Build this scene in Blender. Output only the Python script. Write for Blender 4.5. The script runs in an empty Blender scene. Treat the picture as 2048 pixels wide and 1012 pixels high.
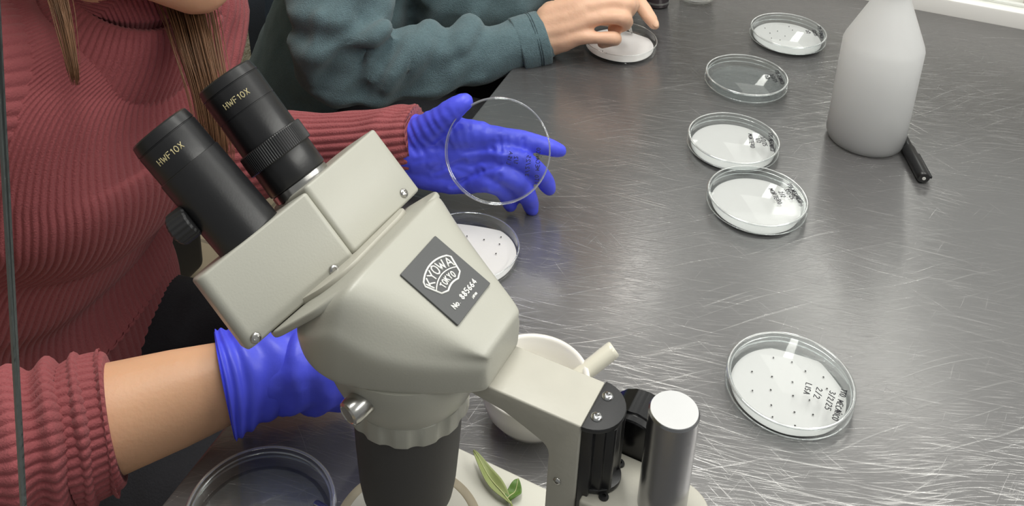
import bpy, bmesh, math, random
from mathutils import Vector as V, Matrix, noise, Quaternion
random.seed(7)
S = bpy.context.scene
COL = S.collection
ZT = 0.75                      # the worktop stands this high; everything below is written with the worktop at z = 0

# ------------------------------------------------------------------ camera numbers (recovered from the round dishes)
F, CX, CY, PITCH, ROLL, H = 2045.0, 1024.0, -115.0, 0.400, 0.043, 0.601
_c, _s, _cr, _sr = math.cos(PITCH), math.sin(PITCH), math.cos(ROLL), math.sin(ROLL)
R0, D0, FW = V((1, 0, 0)), V((0, -_s, -_c)), V((0, _c, -_s))
RT = R0 * _cr - D0 * _sr
DN = R0 * _sr + D0 * _cr
EYE = V((0, 0, H))

def ray(px, py): return RT * ((px - CX) / F) + DN * ((py - CY) / F) + FW
def atd(px, py, d): return EYE + ray(px, py) * d
def atz(px, py, z=0.0):
    r = ray(px, py)
    return EYE + r * ((z - H) / r.z)
def atplane(px, py, p, n):
    r = ray(px, py)
    return EYE + r * ((p - EYE).dot(n) / r.dot(n))

# ------------------------------------------------------------------ materials
def srgb(r, g, b):
    f = lambda c: (c / 255 / 12.92) if c <= 10 else ((c / 255 + 0.055) / 1.055) ** 2.4
    return (f(r), f(g), f(b), 1)

def mat(name, col, rough=0.5, metal=0.0, bump=0.0, scale=200.0, spec=0.5, var=0.0, vscale=20.0, detail=4, coat=0.0, sheen=0.0, sub=0.0):
    m = bpy.data.materials.new(name)
    m.use_nodes = True
    nt = m.node_tree
    b = nt.nodes['Principled BSDF']
    b.inputs['Base Color'].default_value = col
    b.inputs['Roughness'].default_value = rough
    b.inputs['Metallic'].default_value = metal
    b.inputs['Specular IOR Level'].default_value = spec
    b.inputs['Coat Weight'].default_value = coat
    if sheen:
        b.inputs['Sheen Weight'].default_value = sheen
        b.inputs['Sheen Roughness'].default_value = 0.5
    if sub:
        b.inputs['Subsurface Weight'].default_value = sub
        b.inputs['Subsurface Radius'].default_value = (0.008, 0.003, 0.0015)
        b.inputs['Subsurface Scale'].default_value = 1.0
    tc = nt.nodes.new('ShaderNodeTexCoord')
    if bump:
        n = nt.nodes.new('ShaderNodeTexNoise')
        n.inputs['Scale'].default_value = scale
        n.inputs['Detail'].default_value = detail
        nt.links.new(tc.outputs['Object'], n.inputs['Vector'])
        bp = nt.nodes.new('ShaderNodeBump')
        bp.inputs['Strength'].default_value = bump
        bp.inputs['Distance'].default_value = 0.002
        nt.links.new(n.outputs['Fac'], bp.inputs['Height'])
        nt.links.new(bp.outputs['Normal'], b.inputs['Normal'])
    if var:
        n2 = nt.nodes.new('ShaderNodeTexNoise')
        n2.inputs['Scale'].default_value = vscale
        n2.inputs['Detail'].default_value = 5
        nt.links.new(tc.outputs['Object'], n2.inputs['Vector'])
        mx = nt.nodes.new('ShaderNodeMix')
        mx.data_type = 'RGBA'
        mx.inputs[6].default_value = [c * (1 - var) for c in col[:3]] + [1]
        mx.inputs[7].default_value = [min(1, c * (1 + var)) for c in col[:3]] + [1]
        nt.links.new(n2.outputs['Fac'], mx.inputs[0])
        nt.links.new(mx.outputs[2], b.inputs['Base Color'])
    return m

def clear_mat(name, tint=(0.96, 0.97, 0.97), gl=1.0, rough=0.04, base=0.03, edge=0.55, power=3.0, milk=0.0):
    """thin clear plastic: see-through straight on, glossy and whitish towards its edges"""
    m = bpy.data.materials.new(name)
    m.use_nodes = True
    nt = m.node_tree
    nt.nodes.clear()
    out = nt.nodes.new('ShaderNodeOutputMaterial')
    tr = nt.nodes.new('ShaderNodeBsdfTransparent')
    tr.inputs['Color'].default_value = (*tint, 1)
    gs = nt.nodes.new('ShaderNodeBsdfGlossy')
    gs.inputs['Color'].default_value = (gl, gl, gl, 1)
    gs.inputs['Roughness'].default_value = rough
    lw = nt.nodes.new('ShaderNodeLayerWeight')
    lw.inputs['Blend'].default_value = 0.5
    pw = nt.nodes.new('ShaderNodeMath'); pw.operation = 'POWER'; pw.inputs[1].default_value = power
    nt.links.new(lw.outputs['Facing'], pw.inputs[0])
    ml = nt.nodes.new('ShaderNodeMath'); ml.operation = 'MULTIPLY_ADD'
    ml.inputs[1].default_value = edge; ml.inputs[2].default_value = base
    nt.links.new(pw.outputs[0], ml.inputs[0])
    mix = nt.nodes.new('ShaderNodeMixShader')
    nt.links.new(ml.outputs[0], mix.inputs[0])
    nt.links.new(tr.outputs[0], mix.inputs[1])
    nt.links.new(gs.outputs[0], mix.inputs[2])
    last = mix
    if milk:
        df = nt.nodes.new('ShaderNodeBsdfDiffuse'); df.inputs['Color'].default_value = (0.85, 0.86, 0.85, 1)
        m2 = nt.nodes.new('ShaderNodeMixShader'); m2.inputs[0].default_value = milk
        nt.links.new(mix.outputs[0], m2.inputs[1]); nt.links.new(df.outputs[0], m2.inputs[2])
        last = m2
    nt.links.new(last.outputs[0], out.inputs['Surface'])
    return m

def translucent_mat(name, col, see=0.35, rough=0.35):
    m = bpy.data.materials.new(name)
    m.use_nodes = True
    nt = m.node_tree
    nt.nodes.clear()
    out = nt.nodes.new('ShaderNodeOutputMaterial')
    df = nt.nodes.new('ShaderNodeBsdfDiffuse'); df.inputs['Color'].default_value = col
    tl = nt.nodes.new('ShaderNodeBsdfTranslucent'); tl.inputs['Color'].default_value = col
    tr = nt.nodes.new('ShaderNodeBsdfTransparent'); tr.inputs['Color'].default_value = (0.93, 0.94, 0.93, 1)
    gs = nt.nodes.new('ShaderNodeBsdfGlossy'); gs.inputs['Roughness'].default_value = rough
    a = nt.nodes.new('ShaderNodeMixShader'); a.inputs[0].default_value = 0.4
    nt.links.new(df.outputs[0], a.inputs[1]); nt.links.new(tl.outputs[0], a.inputs[2])
    b = nt.nodes.new('ShaderNodeMixShader'); b.inputs[0].default_value = see
    nt.links.new(a.outputs[0], b.inputs[1]); nt.links.new(tr.outputs[0], b.inputs[2])
    lw = nt.nodes.new('ShaderNodeFresnel'); lw.inputs['IOR'].default_value = 1.35
    c = nt.nodes.new('ShaderNodeMixShader')
    nt.links.new(lw.outputs[0], c.inputs[0]); nt.links.new(b.outputs[0], c.inputs[1]); nt.links.new(gs.outputs[0], c.inputs[2])
    nt.links.new(c.outputs[0], out.inputs['Surface'])
    return m

def steel_mat():
    m = bpy.data.materials.new('scratched_steel')
    m.use_nodes = True
    nt = m.node_tree
    N, L = nt.nodes, nt.links
    b = N['Principled BSDF']
    b.inputs['Metallic'].default_value = 1.0
    tc = N.new('ShaderNodeTexCoord')
    def math_(op, a, bv=None, c=None):
        n = N.new('ShaderNodeMath'); n.operation = op
        for i, x in enumerate((a, bv, c)):
            if x is None: continue
            if isinstance(x, (int, float)): n.inputs[i].default_value = x
            else: L.new(x, n.inputs[i])
        return n.outputs[0]
    # a slow warp bends the scratches a little
    wn = N.new('ShaderNodeTexNoise'); wn.inputs['Scale'].default_value = 3.0
    L.new(tc.outputs['Object'], wn.inputs['Vector'])
    vs = N.new('ShaderNodeVectorMath'); vs.operation = 'SCALE'; vs.inputs['Scale'].default_value = 0.10
    L.new(wn.outputs['Color'], vs.inputs[0])
    va = N.new('ShaderNodeVectorMath'); va.operation = 'ADD'
    L.new(tc.outputs['Object'], va.inputs[0]); L.new(vs.outputs[0], va.inputs[1])
    def scratch(rot, sx, sy, lo, seed):
        mp = N.new('ShaderNodeMapping')
        mp.inputs['Rotation'].default_value = (0, 0, rot)
        mp.inputs['Location'].default_value = (seed, seed * 1.7, 0)
        mp2 = N.new('ShaderNodeMapping')
        mp2.inputs['Scale'].default_value = (sx, sy, 1)
        L.new(va.outputs[0], mp.inputs['Vector']); L.new(mp.outputs[0], mp2.inputs['Vector'])
        n = N.new('ShaderNodeTexNoise'); n.inputs['Scale'].default_value = 1.0; n.inputs['Detail'].default_value = 3
        L.new(mp2.outputs[0], n.inputs['Vector'])
        r = N.new('ShaderNodeMapRange'); r.inputs['From Min'].default_value = lo; r.inputs['From Max'].default_value = lo + 0.12
        L.new(n.outputs['Fac'], r.inputs['Value'])
        return r.outputs[0], n.outputs['Fac']
    s1, g1 = scratch(0.25, 14, 520, 0.60, 1.0)
    s2, g2 = scratch(-0.35, 9, 380, 0.62, 5.0)
    s3, g3 = scratch(1.0, 16, 600, 0.64, 9.0)
    s4, g4 = scratch(0.05, 30, 1100, 0.58, 13.0)
    s5, g5 = scratch(2.2, 20, 700, 0.66, 17.0)
    tot = math_('ADD', math_('ADD', s1, s2), math_('ADD', math_('MULTIPLY', s3, 0.8), math_('ADD', math_('MULTIPLY', s4, 0.7), math_('MULTIPLY', s5, 0.7))))
    grain = math_('ADD', g1, math_('ADD', g4, g2))
    blot = N.new('ShaderNodeTexNoise'); blot.inputs['Scale'].default_value = 7; blot.inputs['Detail'].default_value = 6
    L.new(tc.outputs['Object'], blot.inputs['Vector'])
    # worn patch in the middle of the worktop has more scratches, the far end is cleaner
    big = N.new('ShaderNodeTexNoise'); big.inputs['Scale'].default_value = 2.2; big.inputs['Detail'].default_value = 2
    L.new(tc.outputs['Object'], big.inputs['Vector'])
    wear = N.new('ShaderNodeMapRange'); wear.inputs['From Min'].default_value = 0.35; wear.inputs['From Max'].default_value = 0.62
    wear.inputs['To Min'].default_value = 0.35
    L.new(big.outputs['Fac'], wear.inputs['Value'])
    sc = math_('MULTIPLY', tot, wear.outputs[0])
    rg = math_('MULTIPLY_ADD', sc, 0.10, math_('MULTIPLY_ADD', blot.outputs['Fac'], 0.20, 0.10))
    L.new(rg, b.inputs['Roughness'])
    mx = N.new('ShaderNodeMix'); mx.data_type = 'RGBA'
    mx.inputs[6].default_value = STEEL_A; mx.inputs[7].default_value = STEEL_B
    L.new(math_('MULTIPLY_ADD', grain, 0.20, math_('MULTIPLY_ADD', sc, 0.55, -0.22)), mx.inputs[0])
    L.new(mx.outputs[2], b.inputs['Base Color'])
    b2 = N.new('ShaderNodeBsdfPrincipled'); b2.inputs['Metallic'].default_value = 0.0; b2.inputs['Specular IOR Level'].default_value = 0.2; b2.inputs['Roughness'].default_value = 0.62
    mxb = N.new('ShaderNodeMix'); mxb.data_type = 'RGBA'; mxb.inputs[6].default_value = (.25, .245, .25, 1); mxb.inputs[7].default_value = (.55, .54, .54, 1)
    L.new(math_('MULTIPLY', sc, 0.5), mxb.inputs[0]); L.new(mxb.outputs[2], b2.inputs['Base Color'])
    ms_ = N.new('ShaderNodeMixShader')
    lf_ = N.new('ShaderNodeLayerWeight'); lf_.inputs['Blend'].default_value = 0.5
    L.new(math_('MULTIPLY_ADD', lf_.outputs['Facing'], -0.42, 0.54), ms_.inputs[0])
    L.new(b.outputs[0], ms_.inputs[1]); L.new(b2.outputs[0], ms_.inputs[2]); L.new(ms_.outputs[0], N['Material Output'].inputs['Surface'])
    bp = N.new('ShaderNodeBump'); bp.inputs['Strength'].default_value = 0.19; bp.inputs['Distance'].default_value = 0.0006
    L.new(math_('ADD', sc, math_('MULTIPLY', grain, 0.5)), bp.inputs['Height'])
    L.new(bp.outputs['Normal'], b.inputs['Normal']); L.new(bp.outputs['Normal'], b2.inputs['Normal'])
    return m
STEEL_A, STEEL_B = (0.25, 0.245, 0.24, 1), (0.58, 0.57, 0.56, 1)

M = {}
M['steel'] = steel_mat()
M['cream'] = mat('cream_enamel', srgb(178, 177, 167), 0.36, bump=0.05, scale=900, var=0.03, vscale=40)
M['cream_worn'] = mat('worn_cream_enamel', srgb(186, 183, 172), 0.4, bump=0.08, scale=300, var=0.08, vscale=60)
M['cream_base'] = mat('base_enamel', srgb(204, 202, 191), 0.45, bump=0.05, scale=700)
M['ring_stain'] = mat('stained_ring', srgb(150, 140, 118), 0.5, var=0.25, vscale=120)
M['black_satin'] = mat('black_satin_metal', srgb(28, 28, 30), 0.33, bump=0.03, scale=900, spec=0.6)
M['black_gloss'] = mat('black_gloss', srgb(14, 14, 16), 0.2, spec=0.6)
M['black_matte'] = mat('black_matte', srgb(42, 42, 44), 0.55, bump=0.06, scale=900)
M['rubber'] = mat('grey_rubber', srgb(66, 64, 64), 0.62, bump=0.05, scale=800)
M['label_grey'] = mat('label_grey', srgb(82, 83, 84), 0.45, bump=0.03, scale=900)
M['white_print'] = mat('white_print', srgb(240, 240, 235), 0.5)
M['gold_print'] = mat('gold_print', srgb(196, 184, 140), 0.45)
M['chrome'] = mat('polished_steel', (0.62, 0.62, 0.62, 1), 0.16, metal=1.0)
M['screw'] = mat('screw_metal', (0.55, 0.54, 0.52, 1), 0.22, metal=1.0)
M['post'] = mat('post_steel', (0.36, 0.36, 0.37, 1), 0.24, metal=1.0)
M['alu'] = mat('turned_aluminium', (0.86, 0.86, 0.86, 1), 0.28, metal=1.0)
M['plastic'] = clear_mat('clear_polystyrene', base=0.012, edge=0.55, power=3.2)
M['plastic_rim'] = clear_mat('clear_polystyrene_rim', tint=(0.90, 0.91, 0.91), base=0.16, edge=0.6, power=1.6, milk=0.10)
M['paper'] = mat('filter_paper', srgb(216, 214, 213), 0.9, bump=0.15, scale=120, spec=0.1)
M['ink'] = mat('black_ink', srgb(26, 26, 34), 0.5)
M['speck'] = mat('dark_speck', srgb(52, 48, 46), 0.7)
def milk_mat(name, col, see, rad, rough=.35):
    m = bpy.data.materials.new(name); m.use_nodes = True
    nt = m.node_tree; b = nt.nodes['Principled BSDF']
    b.inputs['Base Color'].default_value = col; b.inputs['Roughness'].default_value = rough
    b.inputs['Subsurface Weight'].default_value = 1.0; b.inputs['Subsurface Radius'].default_value = (rad, rad, rad); b.inputs['Subsurface Scale'].default_value = 1.0
    tr = nt.nodes.new('ShaderNodeBsdfTransparent'); mx = nt.nodes.new('ShaderNodeMixShader'); mx.inputs[0].default_value = see
    nt.links.new(b.outputs[0], mx.inputs[1]); nt.links.new(tr.outputs[0], mx.inputs[2])
    nt.links.new(mx.outputs[0], nt.nodes['Material Output'].inputs['Surface'])
    return m
M['hdpe'] = milk_mat('milky_plastic', srgb(253, 252, 248), .20, .10)
M['liquid'] = milk_mat('cloudy_water', srgb(222, 226, 222), .0, .10)
M['porcelain'] = mat('white_porcelain', srgb(236, 233, 226), 0.14, spec=0.6)
M['pestle'] = mat('ivory_porcelain', srgb(226, 222, 206), 0.2, spec=0.5)
M['glove'] = mat('blue_nitrile', srgb(84, 92, 242), 0.42, bump=0.25, scale=90, var=0.08, vscale=25)
M['skin'] = mat('skin', srgb(222, 172, 136), 0.5, bump=0.12, scale=350, var=0.06, vscale=30, sub=0.15)
M['skin_pink'] = mat('pink_skin', srgb(236, 190, 160), 0.5, bump=0.12, scale=350, var=0.07, vscale=30, sub=0.15)
M['wool'] = mat('red_wool', srgb(156, 86, 89), 0.95, bump=0.5, scale=700, spec=0.1, var=0.16, vscale=500, sheen=0.12)
M['fleece'] = mat('teal_fleece', srgb(98, 120, 126), 0.95, bump=0.7, scale=800, spec=0.1, var=0.22, vscale=300, sheen=0.25)
M['fleece_dark'] = mat('dark_fleece', srgb(68, 84, 90), 0.95, bump=0.8, scale=420, spec=0.1, var=0.2, vscale=300, sheen=0.15)
M['navy'] = mat('navy_fabric', srgb(66, 74, 86), 0.75, bump=0.2, scale=600)
M['trousers'] = mat('black_trousers', srgb(37, 37, 42), 0.9, bump=0.4, scale=500, var=0.15, vscale=200)
M['hair'] = mat('brown_hair', srgb(122, 88, 62), 0.45, var=0.35, vscale=90, spec=0.4)
M['floor'] = mat('beige_floor_tile', srgb(196, 180, 152), 0.4, var=0.05, vscale=6)
M['grout'] = mat('grout', srgb(168, 156, 140), 0.8)
M['white_frame'] = mat('white_painted_metal', srgb(246, 244, 240), 0.4, var=0.02, vscale=10)
M['leaf'] = mat('dry_leaf', srgb(138, 148, 92), 0.55, bump=0.2, scale=250, var=0.15, vscale=60)
M['leaf_green'] = mat('green_leaf', srgb(84, 116, 46), 0.5, bump=0.2, scale=250, var=0.2, vscale=80)
M['leaf_vein'] = mat('pale_leaf_vein', srgb(176, 180, 128), 0.55)
M['marker'] = mat('marker_black', srgb(22, 22, 24), 0.35)
M['dark_glass'] = mat('dark_bottle_glass', srgb(58, 50, 54), 0.12, spec=0.6)
M['grey_glass'] = clear_mat('grey_glass', tint=(0.8, 0.8, 0.78), base=0.05, edge=0.5, power=2.0, milk=0.10)
M['pane_edge'] = mat('ground_glass_edge', srgb(104, 110, 110), 0.3)
M['crate_olive'] = mat('olive_tray', srgb(112, 106, 84), 0.6, var=0.2, vscale=30)
M['crate_brown'] = mat('brown_tray', srgb(120, 92, 70), 0.6, var=0.2, vscale=30)

def wall_mat():
    m = mat('rough_plaster', srgb(150, 146, 128), 0.85, var=0.12, vscale=14)
    nt = m.node_tree
    b = nt.nodes['Principled BSDF']
    tc = nt.nodes.new('ShaderNodeTexCoord')
    n = nt.nodes.new('ShaderNodeTexNoise'); n.inputs['Scale'].default_value = 55; n.inputs['Detail'].default_value = 5
    nt.links.new(tc.outputs['Object'], n.inputs['Vector'])
    bp = nt.nodes.new('ShaderNodeBump'); bp.inputs['Strength'].default_value = 1.0; bp.inputs['Distance'].default_value = 0.02
    nt.links.new(n.outputs['Fac'], bp.inputs['Height'])
    nt.links.new(bp.outputs['Normal'], b.inputs['Normal'])
    return m
M['plaster'] = wall_mat()

pane = bpy.data.materials.new('clear_pane'); pane.use_nodes = True
_nt = pane.node_tree; _nt.nodes.clear()
_o = _nt.nodes.new('ShaderNodeOutputMaterial'); _t = _nt.nodes.new('ShaderNodeBsdfTransparent')
_t.inputs['Color'].default_value = (0.955, 0.965, 0.96, 1)
_nt.links.new(_t.outputs[0], _o.inputs['Surface'])
M['pane'] = pane

# ------------------------------------------------------------------ mesh helpers
def obj(name, bm, m, parent=None, smooth=40, loc=None):
    me = bpy.data.meshes.new(name)
    if isinstance(bm, bmesh.types.BMesh):
        bm.normal_update()
        bm.to_mesh(me); bm.free()
    else:
        me = bm; me.name = name
    me.materials.clear()
    me.materials.append(M[m])
    if smooth:
        me.shade_smooth()
        if smooth < 180: me.set_sharp_from_angle(angle=math.radians(smooth))
    o = bpy.data.objects.new(name, me)
    COL.objects.link(o)
    if parent is not None: o.parent = parent
    if loc is not None: o.location = loc
    return o

def thing(name, label, cat, loc=(0, 0, 0), rz=0.0, group=None):
    o = bpy.data.objects.new(name, None)
    o.empty_display_size = 0.03
    COL.objects.link(o)
    o.location = loc; o.rotation_euler = (0, 0, rz)
    return tag(o, label, cat, group)

def tag(o, label, cat, group=None, kind=None):
    o['label'] = label; o['category'] = cat
    if group: o['group'] = group
    if kind: o['kind'] = kind
    return o

def struct(o, label=None):
    o['kind'] = 'structure'
    if label: o['label'] = label
    return o

def frame_from(d, up=V((0, 0, 1))):
    d = d.normalized()
    x = up.cross(d)
    if x.length < 1e-4: x = V((1, 0, 0)).cross(d)
    x.normalize()
    return x, d.cross(x)

def loft(rings, cap0=True, cap1=True, bm=None, closed=True):
    bm = bm or bmesh.new()
    vs = [[bm.verts.new(p) for p in r] for r in rings]
    n = len(rings[0])
    for i in range(len(rings) - 1):
        for j in range(n if closed else n - 1):
            k = (j + 1) % n
            bm.faces.new((vs[i][j], vs[i][k], vs[i + 1][k], vs[i + 1][j]))
    if cap0: bm.faces.new(list(reversed(vs[0])))
    if cap1: bm.faces.new(vs[-1])
    return bm

def fixn(bm):
    bmesh.ops.recalc_face_normals(bm, faces=bm.faces)
    return bm

def lathe(profile, seg=64, bm=None, mtx=None, rmod=None):
    """profile: (r, z) pairs, from axis to axis or open"""
    bm = bm or bmesh.new()
    new = []
    rows = []
    for r, z in profile:
        if r < 1e-6:
            v = bm.verts.new((0, 0, z)); rows.append([v] * seg); new.append(v)
        else:
            row = []
            for k in range(seg):
                t = 2 * math.pi * k / seg
                rr = r * (rmod(t, z) if rmod else 1)
                v = bm.verts.new((rr * math.cos(t), rr * math.sin(t), z)); row.append(v); new.append(v)
            rows.append(row)
    for a, b in zip(rows, rows[1:]):
        for k in range(seg):
            j = (k + 1) % seg
            q = []
            for v in (a[k], a[j], b[j], b[k]):
                if v not in q: q.append(v)
            if len(q) >= 3: bm.faces.new(q)
    if mtx is not None: bmesh.ops.transform(bm, matrix=mtx, verts=new)
    return bm

def axis_mtx(p, d):
    x, y = frame_from(d)
    m = Matrix((x, y, d.normalized())).transposed().to_4x4()
    m.translation = p
    return m

def rod(p0, p1, r0, r1=None, seg=32, bev=0.0, bm=None):
    r1 = r0 if r1 is None else r1
    Lh = (p1 - p0).length
    if bev:
        pr = [(0, 0), (r0 - bev, 0), (r0 - bev * .3, bev * .3), (r0, bev), (r1, Lh - bev), (r1 - bev * .3, Lh - bev * .3), (r1 - bev, Lh), (0, Lh)]
    else:
        pr = [(0, 0), (r0, 0), (r1, Lh), (0, Lh)]
    return lathe(pr, seg, bm, axis_mtx(p0, p1 - p0))

def prism(poly, fn, t0, t1, bevel=0.0, seg=3, bm=None):
    """polygon of 2d points swept between t0 and t1; fn(x, y, t) -> 3d"""
    bm = bm or bmesh.new()
    a = [bm.verts.new(fn(x, y, t0)) for x, y in poly]
    b = [bm.verts.new(fn(x, y, t1)) for x, y in poly]
    n = len(poly)
    fs = [bm.faces.new(list(reversed(a))), bm.faces.new(b)]
    for i in range(n):
        j = (i + 1) % n
        fs.append(bm.faces.new((a[i], a[j], b[j], b[i])))
    fixn(bm)
    if bevel:
        es = [e for e in bm.edges if e.calc_face_angle(0) > 0.5]
        bmesh.ops.bevel(bm, geom=es, offset=bevel, segments=seg, affect='EDGES', profile=0.5)
    return bm

def rrect(x0, x1, y0, y1, r, n=6):
    if not isinstance(r, (tuple, list)): r = (r, r, r, r)
    out = []
    for cx, cy, a0, rr in ((x1 - r[0], y1 - r[0], 0, r[0]), (x0 + r[1], y1 - r[1], 90, r[1]), (x0 + r[2], y0 + r[2], 180, r[2]), (x1 - r[3], y0 + r[3], 270, r[3])):
        for k in range(n + 1):
            t = math.radians(a0 + 90 * k / n)
            out.append((cx + rr * math.cos(t), cy + rr * math.sin(t)))
    return out

def tube(path, rad, seg=8, bm=None, cap=True):
    """round tube through points; rad a number or a list"""
    path = [V(p) for p in path]
    rr = rad if isinstance(rad, (list, tuple)) else [rad] * len(path)
    rings = []
    x = None
    for i, p in enumerate(path):
        d = (path[min(i + 1, len(path) - 1)] - path[max(i - 1, 0)]).normalized()
        if x is None: x, y = frame_from(d)
        else:
            x = (x - d * x.dot(d))
            x = x.normalized() if x.length > 1e-6 else frame_from(d)[0]
            y = d.cross(x)
        rings.append([p + (x * math.cos(2 * math.pi * k / seg) + y * math.sin(2 * math.pi * k / seg)) * rr[i] for k in range(seg)])
    return loft(rings, cap, cap, bm)

def spline(pts, n):
    """Catmull-Rom through tuples of any length"""
    pts = [tuple(p) for p in pts]
    P = [tuple(2 * a - b for a, b in zip(pts[0], pts[1]))] + pts + [tuple(2 * a - b for a, b in zip(pts[-1], pts[-2]))]
    out = []
    segs = len(pts) - 1
    for i in range(n):
        t = i / (n - 1) * segs
        k = min(int(t), segs - 1); u = t - k
        p0, p1, p2, p3 = P[k:k + 4]
        out.append(tuple(0.5 * (2 * b + (c - a) * u + (2 * a - 5 * b + 4 * c - d) * u * u + (3 * b - a - 3 * c + d) * u ** 3) for a, b, c, d in zip(p0, p1, p2, p3)))
    return out

def bake(o):
    dg = bpy.context.evaluated_depsgraph_get()
    dg.update()
    me = bpy.data.meshes.new_from_object(o.evaluated_get(dg))
    return me

def blob(chains, voxel, smooth_it=6, factor=0.5, sub=2):
    """chains: lists of (point, radius[, squash]) joined by tapered limbs, fused into ONE continuous skin; returns a mesh"""
    bm = bmesh.new()
    for ch in chains:
        for i, (p, r) in enumerate(ch):
            bmesh.ops.create_icosphere(bm, subdivisions=2, radius=r, matrix=Matrix.Translation(p))
            if i:
                q, rq = ch[i - 1]
                d = p - q
                if d.length > 1e-5:
                    m = axis_mtx((p + q) / 2, d)
                    bmesh.ops.create_cone(bm, cap_ends=True, segments=20, radius1=rq, radius2=r, depth=d.length, matrix=m)
    me = bpy.data.meshes.new('blob'); bm.to_mesh(me); bm.free()
    o = bpy.data.objects.new('blob', me); COL.objects.link(o)
    md = o.modifiers.new('r', 'REMESH'); md.mode = 'VOXEL'; md.voxel_size = voxel; md.use_smooth_shade = True
    if smooth_it:
        sm = o.modifiers.new('s', 'SMOOTH'); sm.iterations = smooth_it; sm.factor = factor
    out = bake(o)
    bpy.data.objects.remove(o); bpy.data.meshes.remove(me)
    return out

def chain(pts, n=None):
    return [(V(p[:3]), p[3]) for p in (spline(pts, n) if n else pts)]

def wobble(me, amp, scale, seed=0.0, fn=None):
    off = V((seed, seed * 1.3, seed * .7))
    ns = [v.normal.copy() for v in me.vertices]
    for v, n in zip(me.vertices, ns):
        d = noise.fractal(v.co * scale + off, 1.0, 2.0, 3) * amp
        if fn: d += fn(v.co)
        v.co += n * d
    me.update()
    return me

# ------------------------------------------------------------------ stroke lettering
G = {
 'A': [[(0, 0), (.3, 1), (.6, 0)], [(.12, .38), (.48, .38)]], 'C': [[(.55, .85), (.35, 1), (.12, .85), (0, .5), (.12, .15), (.35, 0), (.55, .15)]],
 'E': [[(.5, 1), (0, 1), (0, 0), (.5, 0)], [(0, .52), (.42, .52)]], 'F': [[(.5, 1), (0, 1), (0, 0)], [(0, .52), (.42, .52)]],
 'H': [[(0, 0), (0, 1)], [(.5, 0), (.5, 1)], [(0, .5), (.5, .5)]], 'I': [[(.1, 0), (.1, 1)]], 'J': [[(.4, 1), (.4, .2), (.25, 0), (.05, .15)]],
 'K': [[(0, 0), (0, 1)], [(.5, 1), (0, .45)], [(.15, .6), (.55, 0)]], 'L': [[(0, 1), (0, 0), (.42, 0)]],
 'M': [[(0, 0), (.05, 1), (.32, .3), (.6, 1), (.66, 0)]], 'N': [[(0, 0), (0, 1), (.5, 0), (.5, 1)]],
 'O': [[(.28, 1), (.08, .85), (0, .5), (.08, .15), (.28, 0), (.48, .15), (.56, .5), (.48, .85), (.28, 1)]],
 'o': [[(.2, .6), (.05, .5), (0, .3), (.05, .1), (.2, 0), (.35, .1), (.4, .3), (.35, .5), (.2, .6)]],
 'P': [[(0, 0), (0, 1), (.35, 1), (.5, .78), (.35, .5), (0, .5)]], 'R': [[(0, 0), (0, 1), (.35, 1), (.48, .78), (.35, .52), (0, .52)], [(.2, .52), (.52, 0)]],
 'S': [[(.48, .88), (.25, 1), (.03, .8), (.12, .55), (.4, .42), (.5, .2), (.25, 0), (0, .12)]], 'T': [[(0, 1), (.56, 1)], [(.28, 1), (.28, 0)]],
 'U': [[(0, 1), (.02, .2), (.25, 0), (.48, .2), (.5, 1)]], 'W': [[(0, 1), (.18, 0), (.36, .75), (.54, 0), (.72, 1)]],
 'X': [[(0, 0), (.5, 1)], [(0, 1), (.5, 0)]], 'Y': [[(0, 1), (.27, .5), (.54, 1)], [(.27, .5), (.27, 0)]],
 '0': [[(.25, 1), (.05, .8), (0, .5), (.05, .2), (.25, 0), (.45, .2), (.5, .5), (.45, .8), (.25, 1)]], '1': [[(.02, .75), (.2, 1), (.2, 0)]],
 '2': [[(.02, .8), (.2, 1), (.42, .85), (.4, .6), (0, 0), (.5, 0)]], '3': [[(.02, .9), (.25, 1), (.45, .8), (.2, .55), (.48, .3), (.3, .02), (0, .1)]],
 '4': [[(.4, 0), (.4, 1), (0, .32), (.55, .32)]], '5': [[(.46, 1), (.06, 1), (.03, .55), (.3, .6), (.48, .32), (.3, .02), (0, .08)]],
 '6': [[(.42, .95), (.15, .7), (0, .32), (.15, 0), (.4, .08), (.46, .35), (.25, .52), (.03, .35)]],
 '8': [[(.25, .53), (.05, .75), (.25, 1), (.45, .75), (.25, .53), (0, .25), (.25, 0), (.5, .25), (.25, .53)]],
 '/': [[(0, -.1), (.4, 1.1)]], '.': [[(.05, 0), (.08, .06)]], "'": [[(.1, 1.15), (.25, 1.35)]], ' ': [],
}
W_ = {'I': .2, '1': .3, '.': .2, "'": -.42, ' ': .35, 'M': .7, 'W': .74, '/': .42, 'o': .42}
def text_strokes(s, gap=0.2, jitter=0.0):
    x = 0; out = []
    for ch in s:
        dy = random.uniform(-1, 1) * jitter; sc = 1 + random.uniform(-1, 1) * jitter
        for st in G[ch]:
            out.append([(x + px * sc, py * sc + dy) for px, py in st])
        x += W_.get(ch, .54) + (gap if ch != "'" else gap)
    return out, max(x - gap, .1)
def letters(bm, strokes, fn, r, seg=5):
    """strokes laid on a surface by fn(x, y) -> point"""
    for st in strokes:
        pts = []
        for (x0, y0), (x1, y1) in zip(st, st[1:]):
            k = 3
            pts += [(x0 + (x1 - x0) * i / k, y0 + (y1 - y0) * i / k) for i in range(k)]
        pts.append(st[-1])
        tube([fn(*p) for p in pts], r, seg, bm)
    return bm

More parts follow.
